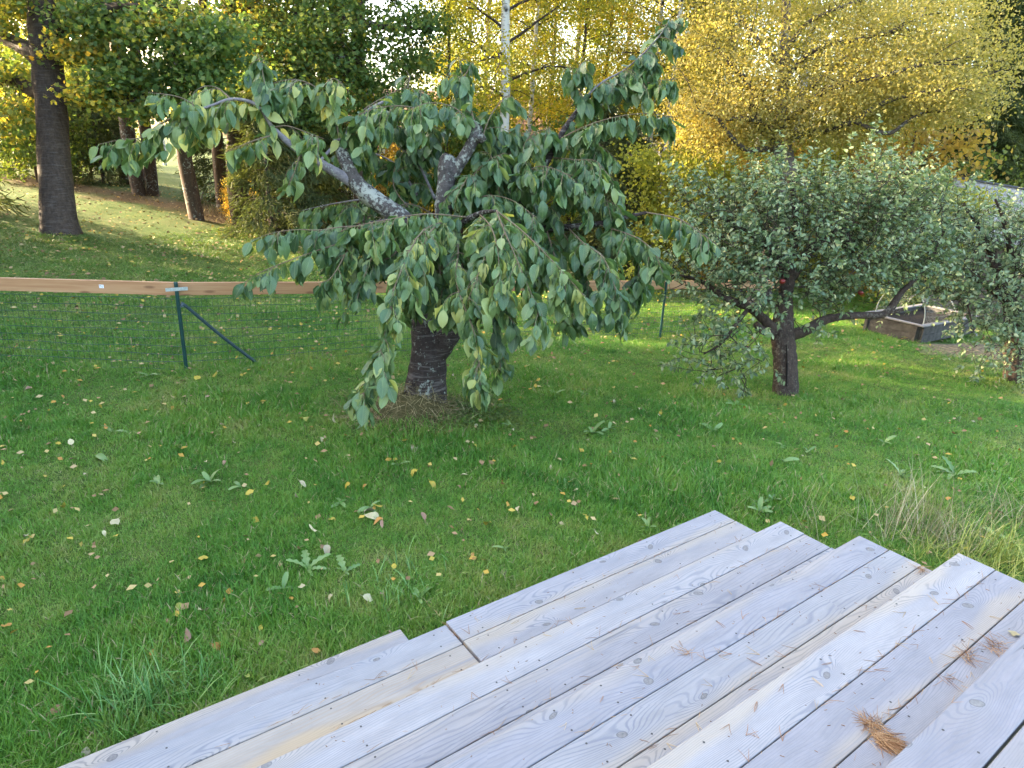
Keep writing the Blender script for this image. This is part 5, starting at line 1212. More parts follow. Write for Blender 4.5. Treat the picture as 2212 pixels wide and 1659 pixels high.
# low outbuilding with a mossy grey shingle roof, lower down on the right
DS = 15.5; s0_ = at(2060, 384, DS); s1_ = at(2330, 428, DS - 1.2)
shed = thing('garden_shed', [s0_[0], s0_[1], float(gz(s0_[0], s0_[1]))], 'low shed with mossy grey shingle roof behind the apple trees at right', 'shed')
so = np.array(shed.location); dr = s1_ - s0_; Lr = np.linalg.norm(dr); dr /= Lr; back = np.cross(dr, [0, 0, 1.0]); back /= np.linalg.norm(back); back *= np.sign(back @ FW)
dn = unit(-back * 1.0 + np.array([0, 0, -.42])); nrm_ = np.cross(dr, dn); nrm_ *= np.sign(nrm_[2]); Ls = 2.6
M['shingle'] = simple('mossy_grey_shingles', (.27, .25, .22), .9, .2, .45, 4); M['ridge'] = simple('grey_ridge_cap', (.10, .10, .115), .6, .4); M['shed_wall'] = simple('grey_brown_boards', (.14, .11, .085), .85, .2, .3, 5)
R3 = np.stack([dr, dn, np.cross(dr, dn)], 1); up = nrm_
m = MB(); box(m, s0_ + dr * Lr / 2 + dn * Ls / 2 - up * .05 - so, (Lr, Ls, .05), R3); rf = m.build('roof', M['under'], shed, smooth=False)
dn2 = unit(back + np.array([0, 0, -.42])); m = MB(); box(m, s0_ + dr * Lr / 2 + dn2 * 1.2 - so - [0, 0, .05], (Lr, 2.4, .05), np.stack([dr, dn2, np.cross(dr, dn2)], 1)); m.build('roof', M['ridge'], shed, smooth=False)
sm = MB(); box(sm, (0, 0, 0), (.15, .24, .014)); sme = sm.mesh('shingle', M['shingle'], False)
R3u = R3 if R3[:, 2] @ up > 0 else R3 @ np.diag([-1, 1, -1.0]); cnt = 0; rest = MB()
for rI in range(14):
    for cI in range(int(Lr / .155)):
        ti = rng.normal(0, .02); Rr = R3u @ np.array([[math.cos(ti), -math.sin(ti), 0], [math.sin(ti), math.cos(ti), 0], [0, 0, 1]]) @ np.array([[1, 0, 0], [0, math.cos(-.06), -math.sin(-.06)], [0, math.sin(-.06), math.cos(-.06)]])
        p = s0_ + dr * (cI * .155 + .08 + (rI % 2) * .07) + dn * (.12 + rI * .18 + rng.normal(0, .006)) + up * (.012 + rng.uniform(0, .008)) - so
        if cnt < 260 and rI < 10:
            q = bpy.data.objects.new('shingle', sme); COL.objects.link(q); q.parent = rf; mm = np.eye(4); mm[:3, :3] = Rr; mm[:3, 3] = p; q.matrix_basis = Matrix(mm.tolist()); cnt += 1
        else: box(rest, p, (.15, .24, .014), Rr)
tag(rest.build('shingles', M['shingle'], rf, smooth=False), kind='stuff')
m = MB(); box(m, s0_ + dr * Lr / 2 + [0, 0, .02] - so, (Lr, .22, .03), np.stack([dr, unit(np.cross([0, 0, 1.0], dr)), np.cross(dr, unit(np.cross([0, 0, 1.0], dr)))], 1)); m.build('ridge_cap', M['ridge'], shed, smooth=False)
wz = (s0_[2] + dn[2] * Ls - .1); hgt = wz - so[2] + .6
wc = s0_ + dr * Lr / 2 + dn * (Ls - .3); m = MB(); box(m, np.array([wc[0], wc[1], wz - hgt / 2 + .12]) - so, (Lr - .3, .12, hgt), np.stack([unit([dr[0], dr[1], 0]), np.cross([0, 0, 1.0], unit([dr[0], dr[1], 0])), np.array([0, 0, 1.0])], 1)); m.build('wall', M['shed_wall'], shed, smooth=False)
# ------------------------------------------------------------------ grass
def scatter_gn(name, mat_list, protos, pos, eul, scl, idx, kind='stuff'):
    """one object whose mesh points carry tuft copies"""
    col = bpy.data.collections.new(name + '_sources')
    for k, me in enumerate(protos): col.objects.link(bpy.data.objects.new('%s_source_%02d' % (name, k), me))
    me = bpy.data.meshes.new(name); n = len(pos)
    me.vertices.add(n); me.vertices.foreach_set('co', pos.astype(np.float32).ravel())
    for an, ty, v in (('rot', 'FLOAT_VECTOR', eul), ('scl', 'FLOAT_VECTOR', scl)):
        a = me.attributes.new(an, ty, 'POINT'); a.data.foreach_set('vector', v.astype(np.float32).ravel())
    a = me.attributes.new('idx', 'INT', 'POINT'); a.data.foreach_set('value', idx.astype(np.int32))
    o = add(name, me); ng = bpy.data.node_groups.new(name + '_nodes', 'GeometryNodeTree')
    ng.interface.new_socket('Geometry', in_out='INPUT', socket_type='NodeSocketGeometry'); ng.interface.new_socket('Geometry', in_out='OUTPUT', socket_type='NodeSocketGeometry')
    N, L = ng.nodes, ng.links
    gi, go = N.new('NodeGroupInput'), N.new('NodeGroupOutput'); ip = N.new('GeometryNodeInstanceOnPoints'); ci = N.new('GeometryNodeCollectionInfo')
    ci.inputs['Collection'].default_value = col; ci.inputs['Separate Children'].default_value = True; ci.inputs['Reset Children'].default_value = True
    def na(nm, ty):
        x = N.new('GeometryNodeInputNamedAttribute'); x.data_type = ty; x.inputs['Name'].default_value = nm; return x.outputs['Attribute']
    e2r = N.new('FunctionNodeEulerToRotation'); L.new(na('rot', 'FLOAT_VECTOR'), e2r.inputs[0])
    L.new(gi.outputs[0], ip.inputs['Points']); L.new(ci.outputs[0], ip.inputs['Instance']); ip.inputs['Pick Instance'].default_value = True
    L.new(na('idx', 'INT'), ip.inputs['Instance Index']); L.new(e2r.outputs[0], ip.inputs['Rotation']); L.new(na('scl', 'FLOAT_VECTOR'), ip.inputs['Scale'])
    L.new(ip.outputs[0], go.inputs[0])
    md = o.modifiers.new('scatter', 'NODES'); md.node_group = ng
    return tag(o, kind=kind)
t = NT('grass_blade'); Pn = t.pos()
f = t.n('ShaderNodeAttribute', attribute_name='rnd').outputs['Fac']
n1 = t.noise(Pn, .8, 4.0, .6); n2 = t.noise(Pn, 4.5, 3.0, .6)
v = t.math('ADD', t.math('ADD', t.math('MULTIPLY', f, .30), t.math('MULTIPLY', t.maprange(n1, .34, .66), .48)), t.math('MULTIPLY', t.maprange(n2, .34, .66), .34))
c = t.ramp(v, [(.08, (.038, .130, .014)), (.34, (.080, .210, .022)), (.62, (.140, .270, .034)), (.84, (.215, .285, .056)), (1, (.33, .32, .11))])
sp = t.n('ShaderNodeSeparateXYZ'); t.set(sp.inputs[0], Pn)
far_ = t.maprange(t.math('ADD', sp.outputs[1], t.math('MULTIPLY', sp.outputs[0], .12)), 6.5, 13.0)
c = t.mix(t.math('MULTIPLY', far_, .5), c, t.ramp(f, [(.2, (.085, .125, .024)), (.7, (.15, .165, .040)), (.95, (.22, .17, .06))]))
c = t.mix(t.maprange(f, .945, .95), c, (.36, .30, .15))
p_ = t.bsdf(c, .5, .35); tr = t.n('ShaderNodeBsdfTranslucent'); t.set(tr.inputs[0], t.mix(1.0, c, (1.3, 1.3, .8), 'MULTIPLY'))
mx = t.n('ShaderNodeMixShader'); mx.inputs[0].default_value = .3; t.t.links.new(p_, mx.inputs[1]); t.t.links.new(tr.outputs[0], mx.inputs[2]); M['grass'] = t.end(mx.outputs[0])
def tuft(seed, n, L, spread, lean, w=.0026, curl=1.0, mat=None):
    g = np.random.default_rng(seed); b = MB()
    for _ in range(n):
        o = g.normal(0, spread, 2); a = g.uniform(0, 6.283); h = np.array([math.cos(a), math.sin(a), 0]); s = np.array([-h[1], h[0], 0]); ln = L * g.uniform(.45, 1.15); th = abs(g.normal(0, lean)); wd = w * g.uniform(.6, 1.3)
        p = np.array([o[0], o[1], -.004]); V = []
        for k in range(4):
            V += [p - s * wd * (1 - k / 3.0) ** .6, p + s * wd * (1 - k / 3.0) ** .6]
            th2 = min(th + curl * k * .26 * (ln / L), 1.75); p = p + (h * math.sin(th2) + np.array([0, 0, math.cos(th2)])) * ln / 3
        V[7] = V[6] + s * .0002
        b.add(np.array(V), np.array([(0, 1, 3, 2), (2, 3, 5, 4), (4, 5, 7, 6)]), g.random())
    return b.mesh('tuft', mat or M['grass'], True)
TU = [tuft(1, 24, .042, .036, .6, .0021), tuft(2, 28, .034, .042, .9, .0020), tuft(3, 22, .055, .032, .55, .0022), tuft(4, 28, .040, .046, 1.1, .0020), tuft(5, 18, .070, .028, .6, .0026, 1.3), tuft(6, 28, .048, .05, 1.0, .0020, 1.5)]
def in_stairs(x, y):
    a = (x < .03) & (x > -7) & (y < .03) ; b = (x < -1.98) & (y < .23); return a | b | ((y < -1.62) & (x < .3))
def lawn_points(n, r0, r1, pw):
    """ground points fanned out from below the camera; density falls with distance**pw"""
    u = rng.random(n); e = 2 - pw
    r = (r0 ** e + u * (r1 ** e - r0 ** e)) ** (1 / e); a = rng.uniform(-.80, 1.02, n)
    d = FW[None] * np.cos(a)[:, None] + RT[None] * np.sin(a)[:, None]
    x = CAM[0] + d[:, 0] * r; y = CAM[1] + d[:, 1] * r; k = ~in_stairs(x, y)
    return x[k], y[k], r[k]
x, y, r = lawn_points(122000, 2.0, 21.0, 1.35)
edgev = y + .12 * x; k = (edgev < 15.6 + 1.2 * np.sin(x * .9)) & (((x - SOILC[0]) ** 2 + (y - SOILC[1]) ** 2) > .55); x, y, r = x[k], y[k], r[k]
bx = (np.stack([x, y], 1) - bc[:2]) @ np.stack([ux[:2], uy[:2]], 1); k = ~((bx[:, 0] > -.02) & (bx[:, 0] < Lx) & (bx[:, 1] > 0) & (bx[:, 1] < Ly)); x, y, r = x[k], y[k], r[k]
n = len(x); nz = .5 + .5 * np.sin(x * 1.9 + 1.2 * np.sin(y * 1.4)) * np.sin(y * 2.3 + np.sin(x * 1.1)); long_ = nz + rng.normal(0, .25, n)
idx = np.where(long_ > .80, rng.choice([2, 4, 4, 0], n), np.where(long_ > .42, rng.choice([0, 1, 2, 5], n), rng.choice([1, 3, 3, 5, 0], n)))
s = rng.uniform(.7, 1.25, n) * (.72 + .55 * nz); wx = 1 + np.clip((r - 4) / 12, 0, 1.0)
scatter_gn('grass', None, TU, np.stack([x, y, gz(x, y)], 1), np.stack([rng.normal(0, .14, n), rng.normal(0, .14, n), rng.uniform(0, 6.283, n)], 1), np.stack([s * wx, s * wx, s * np.clip(1.05 - (r - 5) * .03, .6, 1.05)], 1), idx)

# long rank grass: by the lowest stair, and the dry tufts right of the stairs
t = NT('dry_grass'); f = t.n('ShaderNodeAttribute', attribute_name='rnd').outputs['Fac']; c = t.ramp(f, [(0, (.10, .11, .04)), (.4, (.24, .21, .10)), (.8, (.40, .34, .19)), (1, (.52, .46, .30))]); M['dry'] = t.end(t.bsdf(c, .7, .2))
t = NT('yellow_green_grass'); f = t.n('ShaderNodeAttribute', attribute_name='rnd').outputs['Fac']; c = t.ramp(f, [(0, (.13, .20, .03)), (.6, (.29, .33, .05)), (1, (.46, .42, .12))]); M['yg'] = t.end(t.bsdf(c, .6, .25))
t = NT('lush_grass'); f = t.n('ShaderNodeAttribute', attribute_name='rnd').outputs['Fac']; c = t.ramp(f, [(0, (.060, .16, .030)), (.6, (.105, .24, .045)), (1, (.22, .32, .09))]); M['lush'] = t.end(t.bsdf(c, .45, .4))
GT = 'rank grass tufts around the stairs'
def grass_clump(px, py, label, mat, n, L, spread, lean, w=.003, curl=1.2, seed=0, pos=None):
    g = ground_at(px, py) if pos is None else np.array([pos[0], pos[1], float(gz(*pos))]); o = add('grass_tuft', tuft(seed + 50, n, L, spread, lean, w, curl, mat)); o.location = g; tag(o, label, 'grass tuft', GT); return o
grass_clump(300, 1535, 'lush green grass tuft against the lowest stair board', M['lush'], 260, .24, .085, .5, .0036, 1.1, 1)
grass_clump(430, 1490, 'smaller green tuft right of the lush one', M['lush'], 90, .17, .07, .6, .003, 1.2, 2)
grass_clump(860, 1275, 'long dark green grass just off the middle of the lowest step', M['lush'], 130, .15, .13, .8, .0028, 1.3, 3)
grass_clump(1990, 1150, 'tall dry tuft with straw coloured stalks beyond the third tread end', M['dry'], 110, .55, .10, .45, .0017, .7, 4)
grass_clump(1900, 1165, 'thin dry stalks bending towards the second tread end', M['dry'], 60, .50, .07, .9, .0014, .9, 5)
grass_clump(1760, 1150, 'fine pale stalks beside the second tread corner', M['dry'], 34, .40, .06, .7, .0012, .9, 6)
grass_clump(2080, 1185, 'flattened dry grass beyond the fourth tread end', M['dry'], 170, .42, .14, 1.1, .0018, 1.0, 7)
grass_clump(2170, 1215, 'bright yellow green tuft at the right edge beside the deck', M['yg'], 330, .30, .12, .7, .0026, 1.4, 8)
grass_clump(2095, 1235, 'yellow green tuft just past the fourth tread corner', M['yg'], 220, .22, .11, .8, .0024, 1.4, 9)
grass_clump(2200, 1130, 'brown flattened hay tuft at the right picture edge', M['dry'], 200, .30, .16, 1.15, .0018, 1.0, 10)
grass_clump(2000, 1200, 'low yellow green grass between dry stalks and stairs', M['yg'], 120, .16, .14, .9, .0022, 1.3, 11)

# heap of dry clippings and creeping weeds round the cherry foot
hay = MB(); g_ = np.random.default_rng(5); n = 5200
a = g_.uniform(0, 6.283, n); rr = np.sqrt(g_.random(n)) * .76 * (1 + .2 * np.sin(3 * a)); lx = RT * 1.0; X = cb[0] + RT[0] * (rr * np.cos(a) - .10) + FW[0] * (rr * np.sin(a) * .8 - .12); Y = cb[1] + RT[1] * (rr * np.cos(a) - .10) + FW[1] * (rr * np.sin(a) * .8 - .12)
hh = .26 * np.exp(-(rr / .34) ** 2); pos = np.stack([X, Y, gz(X, Y) + hh * g_.uniform(.55, 1.05, n) + .006], 1); d = g_.normal(size=(n, 3)) * [1, 1, .35] + np.stack([np.cos(a), np.sin(a), -.5 * np.ones(n)], 1) * .5
HT = (np.array([(-.012, 0, 0), (.012, 0, 0), (.010, .5, .05), (-.010, .5, .05), (0, 1, 0)], float), np.array([(0, 1, 2), (0, 2, 3), (3, 2, 4)]))
scatter(hay, HT, pos, rots(unit(d), np.array([0, 0, 1.0]) + g_.normal(0, .3, (n, 3))), g_.uniform(.08, .20, n), g_.random(n))
nn = 18; aa = np.linspace(0, 6.283, nn, endpoint=False); V = []; 
for s in (1.0, .75, .5, .3, .12):
    q = s * .60 * (1 + .2 * np.sin(3 * aa)); xx = cb[0] + RT[0] * (q * np.cos(aa) - .10) + FW[0] * (q * np.sin(aa) * .8 - .12); yy = cb[1] + RT[1] * (q * np.cos(aa) - .10) + FW[1] * (q * np.sin(aa) * .8 - .12); V.append(np.stack([xx, yy, gz(xx, yy) - .012 + .20 * np.exp(-(q / .34) ** 2)], 1))
hay.add(np.concatenate(V), np.array([[k * nn + j, k * nn + (j + 1) % nn, (k + 1) * nn + (j + 1) % nn, (k + 1) * nn + j] for k in range(4) for j in range(nn)]), .1)
t = NT('old_clippings'); f = t.n('ShaderNodeAttribute', attribute_name='rnd').outputs['Fac']; c = t.ramp(f, [(0, (.060, .054, .022)), (.45, (.15, .125, .052)), (.8, (.27, .215, .105)), (1, (.40, .33, .18))]); M['hay'] = t.end(t.bsdf(c, .9, .1))
o = hay.build('dry_clippings', M['hay'], off=cb); o.location = cb; tag(o, kind='stuff')
wd_ = MB(); n = 1500; u = g_.normal(size=(n, 2)) * [.30, .20]; X = cb[0] + RT[0] * (.45 + u[:, 0]) + FW[0] * (-.12 + u[:, 1]); Y = cb[1] + RT[1] * (.45 + u[:, 0]) + FW[1] * (-.12 + u[:, 1])
scatter(wd_, (LOB[0] * [1, 1, .6], LOB[1]), np.stack([X, Y, gz(X, Y) + g_.uniform(.01, .07, n)], 1), rots(unit(g_.normal(size=(n, 3)) * [1, 1, .3]), np.array([0, 0, 1.0]) + g_.normal(0, .4, (n, 3))), g_.uniform(.018, .035, n), g_.random(n) * .5)
o = wd_.build('ground_weeds', M['shrub_leaf'], off=cb); o.location = cb; tag(o, kind='stuff')
# suckers with a few leaves at the foot
for q in (-.16, .17): 
    pass

# broad leaved weeds in the lawn, one by one
t = NT('weed_leaf'); oi = t.n('ShaderNodeObjectInfo').outputs['Random']; c = t.ramp(oi, [(0, (.11, .20, .055)), (.5, (.16, .26, .08)), (1, (.22, .31, .10))]); p_ = t.bsdf(c, .5, .4); tr = t.n('ShaderNodeBsdfTranslucent'); t.set(tr.inputs[0], c); mx = t.n('ShaderNodeMixShader'); mx.inputs[0].default_value = .25; t.t.links.new(p_, mx.inputs[1]); t.t.links.new(tr.outputs[0], mx.inputs[2]); M['weed'] = t.end(mx.outputs[0])
def weed_leaf_mesh(jag, seed):
    rows = (0, .12, .25, .38, .5, .62, .75, .88, 1.0); V, F = [], []; g = np.random.default_rng(seed)
    for i, yv in enumerate(rows):
        w = .13 * math.sin(math.pi * min(1, yv * .82 + .06)) ** .8 * (1 if not jag or i % 2 else .42) + .012
        for s in (-1, 0, 1): V.append((s * w, yv, .28 * yv - .42 * yv * yv + abs(s) * w * .35))
    for i in range(len(rows) - 1): F += [(i * 3, i * 3 + 1, i * 3 + 4, i * 3 + 3), (i * 3 + 1, i * 3 + 2, i * 3 + 5, i * 3 + 4)]
    b = MB(); b.add(np.array(V), np.array(F)); return b.mesh('leaf', M['weed'])
WL = [weed_leaf_mesh(False, 1), weed_leaf_mesh(True, 2)]
def weed(px, py, L, n, jag, label, flat=.45, fan=None):
    g = ground_at(px, py); o = thing('lawn_weed', g, label, 'weed', 'broad leaved weeds in the lawn')
    for i in range(n):
        a = i * 6.283 / n + rng.normal(0, .3) if fan is None else fan[i]; q = add('leaf', WL[jag], o); s = L * .85 * rng.uniform(.45, 1.3); q.scale = (s * 1.1, s, s); q.rotation_euler = (flat + rng.normal(0, .3), rng.normal(0, .3), a); q.location = (0, 0, .012)
for a in [(232, 1000, .17, 2, 0, 'two pale broad leaves lying near the left edge'), (248, 935, .12, 3, 0, 'small grey green weed above the two pale leaves'), (455, 1045, .15, 5, 0, 'large weed rosette left of the middle lawn with one long pale leaf'), (520, 1056, .10, 3, 0, 'weed with upright blade at the left lawn'),
          (345, 1050, .13, 3, 0, 'pair of leaf blades in the left lawn'), (665, 1235, .16, 6, 1, 'jagged dandelion rosette in the near lawn left of the stairs'), (745, 1240, .15, 4, 1, 'second jagged dandelion right of the first'), (612, 1275, .10, 3, 0, 'small weed under the jagged dandelion'),
          (735, 1090, .12, 4, 0, 'weed with rounded leaves in the middle lawn'), (800, 1100, .11, 4, 0, 'rounded weed beside the group of pale fallen leaves'), (860, 1010, .12, 3, 0, 'weed below the clippings heap'), (1105, 925, .13, 5, 1, 'jagged weed right of the cherry foot'), (1280, 940, .16, 6, 0, 'bright weed rosette on the mid lawn between cherry and stairs'),
          (1315, 930, .11, 4, 0, 'smaller rosette beside the bright one'), (1200, 855, .12, 4, 0, 'weed beyond the big yellow fallen leaf'), (1260, 855, .11, 3, 0, 'weed left of the fence post shade'), (1325, 985, .10, 2, 0, 'single pale leaf blade on the mid lawn'), (1220, 1050, .10, 2, 0, 'two small pale blades on the mid lawn'),
          (1540, 935, .15, 5, 0, 'pale rosette left of the apple trunk foot'), (1585, 880, .13, 4, 0, 'weed in front of the apple trunk, left'), (1690, 965, .13, 3, 0, 'upright weed below the apple trunk'), (1690, 1000, .12, 3, 0, 'drooping weed below the upright one'), (1745, 980, .11, 3, 0, 'curled pale weed right of the upright one'),
          (1945, 1035, .18, 7, 1, 'yellow green jagged weed right of the stairs'), (2060, 1030, .16, 6, 1, 'pale jagged weed nearer the right edge'), (2170, 1035, .12, 4, 0, 'weed at the right edge of the lawn'), (1910, 960, .12, 4, 0, 'pale forked weed on the right lawn'), (1830, 905, .10, 3, 0, 'small pale weed right of the apple trunk'),
          (1400, 1145, .12, 4, 0, 'broad weed above the far stair edge'), (1460, 1150, .11, 4, 0, 'broad weed close to the first tread'), (1640, 1110, .10, 6, 0, 'low leafy weed beside the first tread end'), (1670, 1085, .09, 6, 0, 'low leafy weed beyond the first tread end'), (1615, 1085, .09, 5, 0, 'weed touching the first tread corner'), (905, 1300, .11, 4, 0, 'round leaved plant at the stair joint'), (925, 1335, .08, 3, 0, 'tiny plant at the stair joint'), (2150, 1160, .14, 2, 0, 'single bright upright leaf at the right edge'),
          (540, 800, .12, 5, 1, 'dark weed patch between fence post and strut'), (320, 815, .14, 6, 1, 'grey green weed left of the fence post'), (1090, 1190, .09, 5, 0, 'clover like weed near the large yellow leaf')]: weed(*a)

# ------------------------------------------------------------------ fallen leaves
t = NT('fallen_leaf'); oc = t.n('ShaderNodeObjectInfo').outputs['Color']; nn_ = t.noise(t.obj(), 3.0, 3.0); c = t.mix(t.maprange(nn_, .5, .75, 0.0, .6), oc, t.mix(.6, oc, (.20, .10, .04))); M['fallen'] = t.end(t.bsdf(c, .6, .25))
FC = {'yellow': (.56, .42, .055), 'pale': (.58, .50, .27), 'cream': (.50, .43, .25), 'orange': (.55, .27, .06), 'brown': (.30, .17, .085), 'pinkish': (.38, .235, .15), 'lime': (.40, .42, .08), 'green': (.22, .33, .14)}
def fallen_mesh(seed, kind):
    tp = leaf_template(.5 if kind != 'flat' else .15, {'curl': .75, 'flat': .1, 'roll': .3}[kind], .06, {'curl': .34, 'flat': .38, 'roll': .20}[kind], .3, (0, .12, .32, .55, .78, 1.0), seed, .5 if kind == 'curl' else .1)
    b = MB(); b.add(tp[0] - [0, .5, 0], tp[1], 0, tp[2][tp[1]]); return b.mesh('fallen_leaf', M['fallen'])
FM = {'curl': [fallen_mesh(1, 'curl'), fallen_mesh(2, 'curl'), fallen_mesh(3, 'curl')], 'flat': [fallen_mesh(4, 'flat'), fallen_mesh(5, 'flat')], 'roll': [fallen_mesh(6, 'roll')]}
GF = 'fallen leaves on the lawn'
def fallen(pos, s, colr, kind, label, lift=.03, grp=GF, yaw=None, jit=True):
    o = add('fallen_leaf', random.choice(FM[kind])); o.location = (pos[0], pos[1], pos[2] + lift); o.rotation_euler = (rng.normal(0, .35), rng.normal(0, .35) + (math.pi if rng.random() < .3 else 0), rng.uniform(0, 6.28) if yaw is None else yaw); o.scale = (s, s, s)
    cc = .72 * np.array(FC[colr]) * (rng.uniform(.8, 1.15) if jit else 1.0); o.color = (*cc, 1); return tag(o, label, 'leaf', grp)
WORD = {'yellow': 'yellow', 'pale': 'pale yellow', 'cream': 'cream white', 'orange': 'orange', 'brown': 'brown', 'pinkish': 'pinkish brown', 'lime': 'yellow green', 'green': 'light green'}
SPEC = [(1157, 828, .125, 'yellow', 'curl', 'largest golden yellow fallen leaf, beyond the cherry trunk on the right'), (1160, 842, .10, 'pale', 'roll', 'pale rolled leaf just below the largest golden one'), (1053, 1143, .115, 'yellow', 'roll', 'bright yellow folded leaf close to the far stair edge'), (666, 915, .11, 'lime', 'curl', 'big yellow green leaf left of the clippings heap'), (720, 918, .09, 'pale', 'curl', 'pale yellow leaf with stalk left of the clippings heap'),
        (465, 817, .11, 'yellow', 'flat', 'long yellow leaf in front of the fence strut'), (427, 824, .10, 'yellow', 'flat', 'yellow leaf with stalk in front of the fence post'), (895, 976, .10, 'cream', 'curl', 'cream leaf standing below the cherry trunk'), (876, 960, .075, 'yellow', 'flat', 'yellow leaf at the front of the clippings heap'), (893, 1028, .085, 'yellow', 'curl', 'golden crumpled leaf below the cherry trunk'), (935, 1055, .085, 'yellow', 'curl', 'golden leaf right of the crumpled one'), (1004, 1035, .085, 'pale', 'roll', 'pale pointed leaf on the mid lawn'),
        (655, 1055, .09, 'cream', 'roll', 'cream leaf lying left of the lawn middle'), (747, 1060, .08, 'yellow', 'curl', 'torn yellow leaf on the lawn middle'), (540, 1075, .07, 'yellow', 'flat', 'small bright yellow leaf on the left lawn'), (797, 1110, .10, 'cream', 'curl', 'cream leaf in the cluster above the stair joint'), (808, 1125, .095, 'pale', 'curl', 'pale leaf in the cluster above the stair joint'), (818, 1132, .075, 'orange', 'curl', 'orange leaf in the cluster above the stair joint'), (815, 1105, .085, 'yellow', 'roll', 'yellow twisted leaf on top of the cluster above the stair joint'), (825, 1143, .07, 'pinkish', 'roll', 'pinkish rolled leaf under the cluster'),
        (915, 1124, .10, 'pinkish', 'roll', 'long pinkish leaf right of the leaf cluster'), (676, 1155, .085, 'pale', 'roll', 'pale pointed leaf in the near lawn'), (707, 1197, .08, 'cream', 'curl', 'cream curled leaf above the jagged dandelion'), (441, 1218, .065, 'yellow', 'flat', 'yellow leaf left of the jagged dandelion'), (796, 1306, .075, 'pale', 'flat', 'pale upright leaf near the stair joint'), (652, 1280, .05, 'pale', 'flat', 'small pale leaf below the dandelion'), (385, 1325, .065, 'lime', 'curl', 'yellow green leaf in the near left lawn'), (438, 1335, .07, 'pale', 'curl', 'pale leaf with brown edge in the near left lawn'), (474, 1411, .075, 'orange', 'curl', 'orange leaf above the lowest stair'), (408, 1393, .07, 'pinkish', 'curl', 'pinkish leaf above the lush tuft'), (123, 1548, .075, 'brown', 'curl', 'brown curled leaf near the bottom left corner'), (683, 1420, .05, 'orange', 'flat', 'bright orange leaf touching the lowest stair edge'), (1117, 1108, .085, 'pale', 'roll', 'pale rolled leaf beyond the stairs'),
        (18, 1365, .065, 'orange', 'flat', 'orange leaf at the left picture edge'), (137, 1100, .075, 'yellow', 'curl', 'yellow folded leaf at the left'), (60, 1165, .065, 'cream', 'curl', 'cream upright leaf near the left edge'), (250, 1140, .085, 'pale', 'flat', 'pale flat leaf on the left lawn'), (155, 965, .07, 'pale', 'flat', 'yellow leaf above the two broad weed leaves'), (128, 968, .065, 'yellow', 'flat', 'yellow round leaf at the left lawn'), (160, 1000, .08, 'pinkish', 'roll', 'beige leaf above the two broad weed leaves'), (65, 845, .11, 'pinkish', 'roll', 'large beige leaf left of the fence'), (300, 830, .06, 'orange', 'flat', 'small orange leaf near the fence post')]
for (px, py, s, c_, k_, lb) in SPEC: fallen(ground_at(px, py), s * .85, c_, k_, lb, .042)
x, y, r = lawn_points(1700, 2.2, 12, 1.0); P_ = np.stack([x, y, gz(x, y)], 1); u_, v_, D_ = project(P_); ok = np.nonzero((u_ > 0) & (u_ < 2212) & (v_ > 500) & (v_ < 1659))[0][:245]
for i in ok:
    c_ = rng.choice(['yellow', 'pale', 'cream', 'orange', 'pinkish', 'brown', 'lime'], p=[.22, .22, .10, .17, .17, .07, .05]); k_ = rng.choice(['curl', 'flat', 'roll'], p=[.5, .3, .2]); s = rng.uniform(.022, .046)
    a_, b_ = u_[i], v_[i]
    wh = ('behind the wire fence' if b_ < 790 and a_ < 900 else 'around the cherry foot' if b_ < 1000 and 700 < a_ < 1150 else 'around the apple trunk' if b_ < 960 and a_ > 1480 else 'between the cherry and apple trunks' if b_ < 900 and a_ > 1100
          else 'in front of the fence' if b_ < 900 else 'close to the lowest stair' if b_ > 1330 else 'at the left edge of the lawn' if a_ < 300 else 'on the left lawn' if a_ < 650 else 'in the middle of the lawn' if a_ < 1100 else 'beyond the stairs' if a_ < 1700 else 'right of the stairs')
    fallen(P_[i], s, c_, k_, 'small %s fallen leaf in the grass %s' % (WORD[c_], wh), .036)
# too many and too far away to tell apart
t = NT('leaf_litter'); f = t.n('ShaderNodeAttribute', attribute_name='rnd').outputs['Fac']; c = t.ramp(f, [(0, (.15, .09, .04)), (.3, (.30, .18, .085)), (.55, (.40, .30, .14)), (.8, (.42, .31, .05)), (1, (.40, .20, .04))]); M['litter'] = t.end(t.bsdf(c, .7, .2))
lt = MB(); x, y, r = lawn_points(19000, 3.0, 30, .8); e_ = y + .12 * x; keep = rng.random(len(x)) < np.clip(.22 + (e_ - 3) / 13, .22, 1); x, y, r = x[keep], y[keep], r[keep]; n = len(x)
scatter(lt, DIA, np.stack([x, y, gz(x, y) + rng.uniform(.028, .05, n)], 1), rots(unit(rng.normal(size=(n, 3)) * [1, 1, .25]), np.array([0, 0, 1.0]) + rng.normal(0, .45, (n, 3))), rng.uniform(.022, .06, n) * (1 + np.clip((r - 6) / 12, 0, .7)))
tag(lt.build('leaf_litter', M['litter']), kind='stuff')

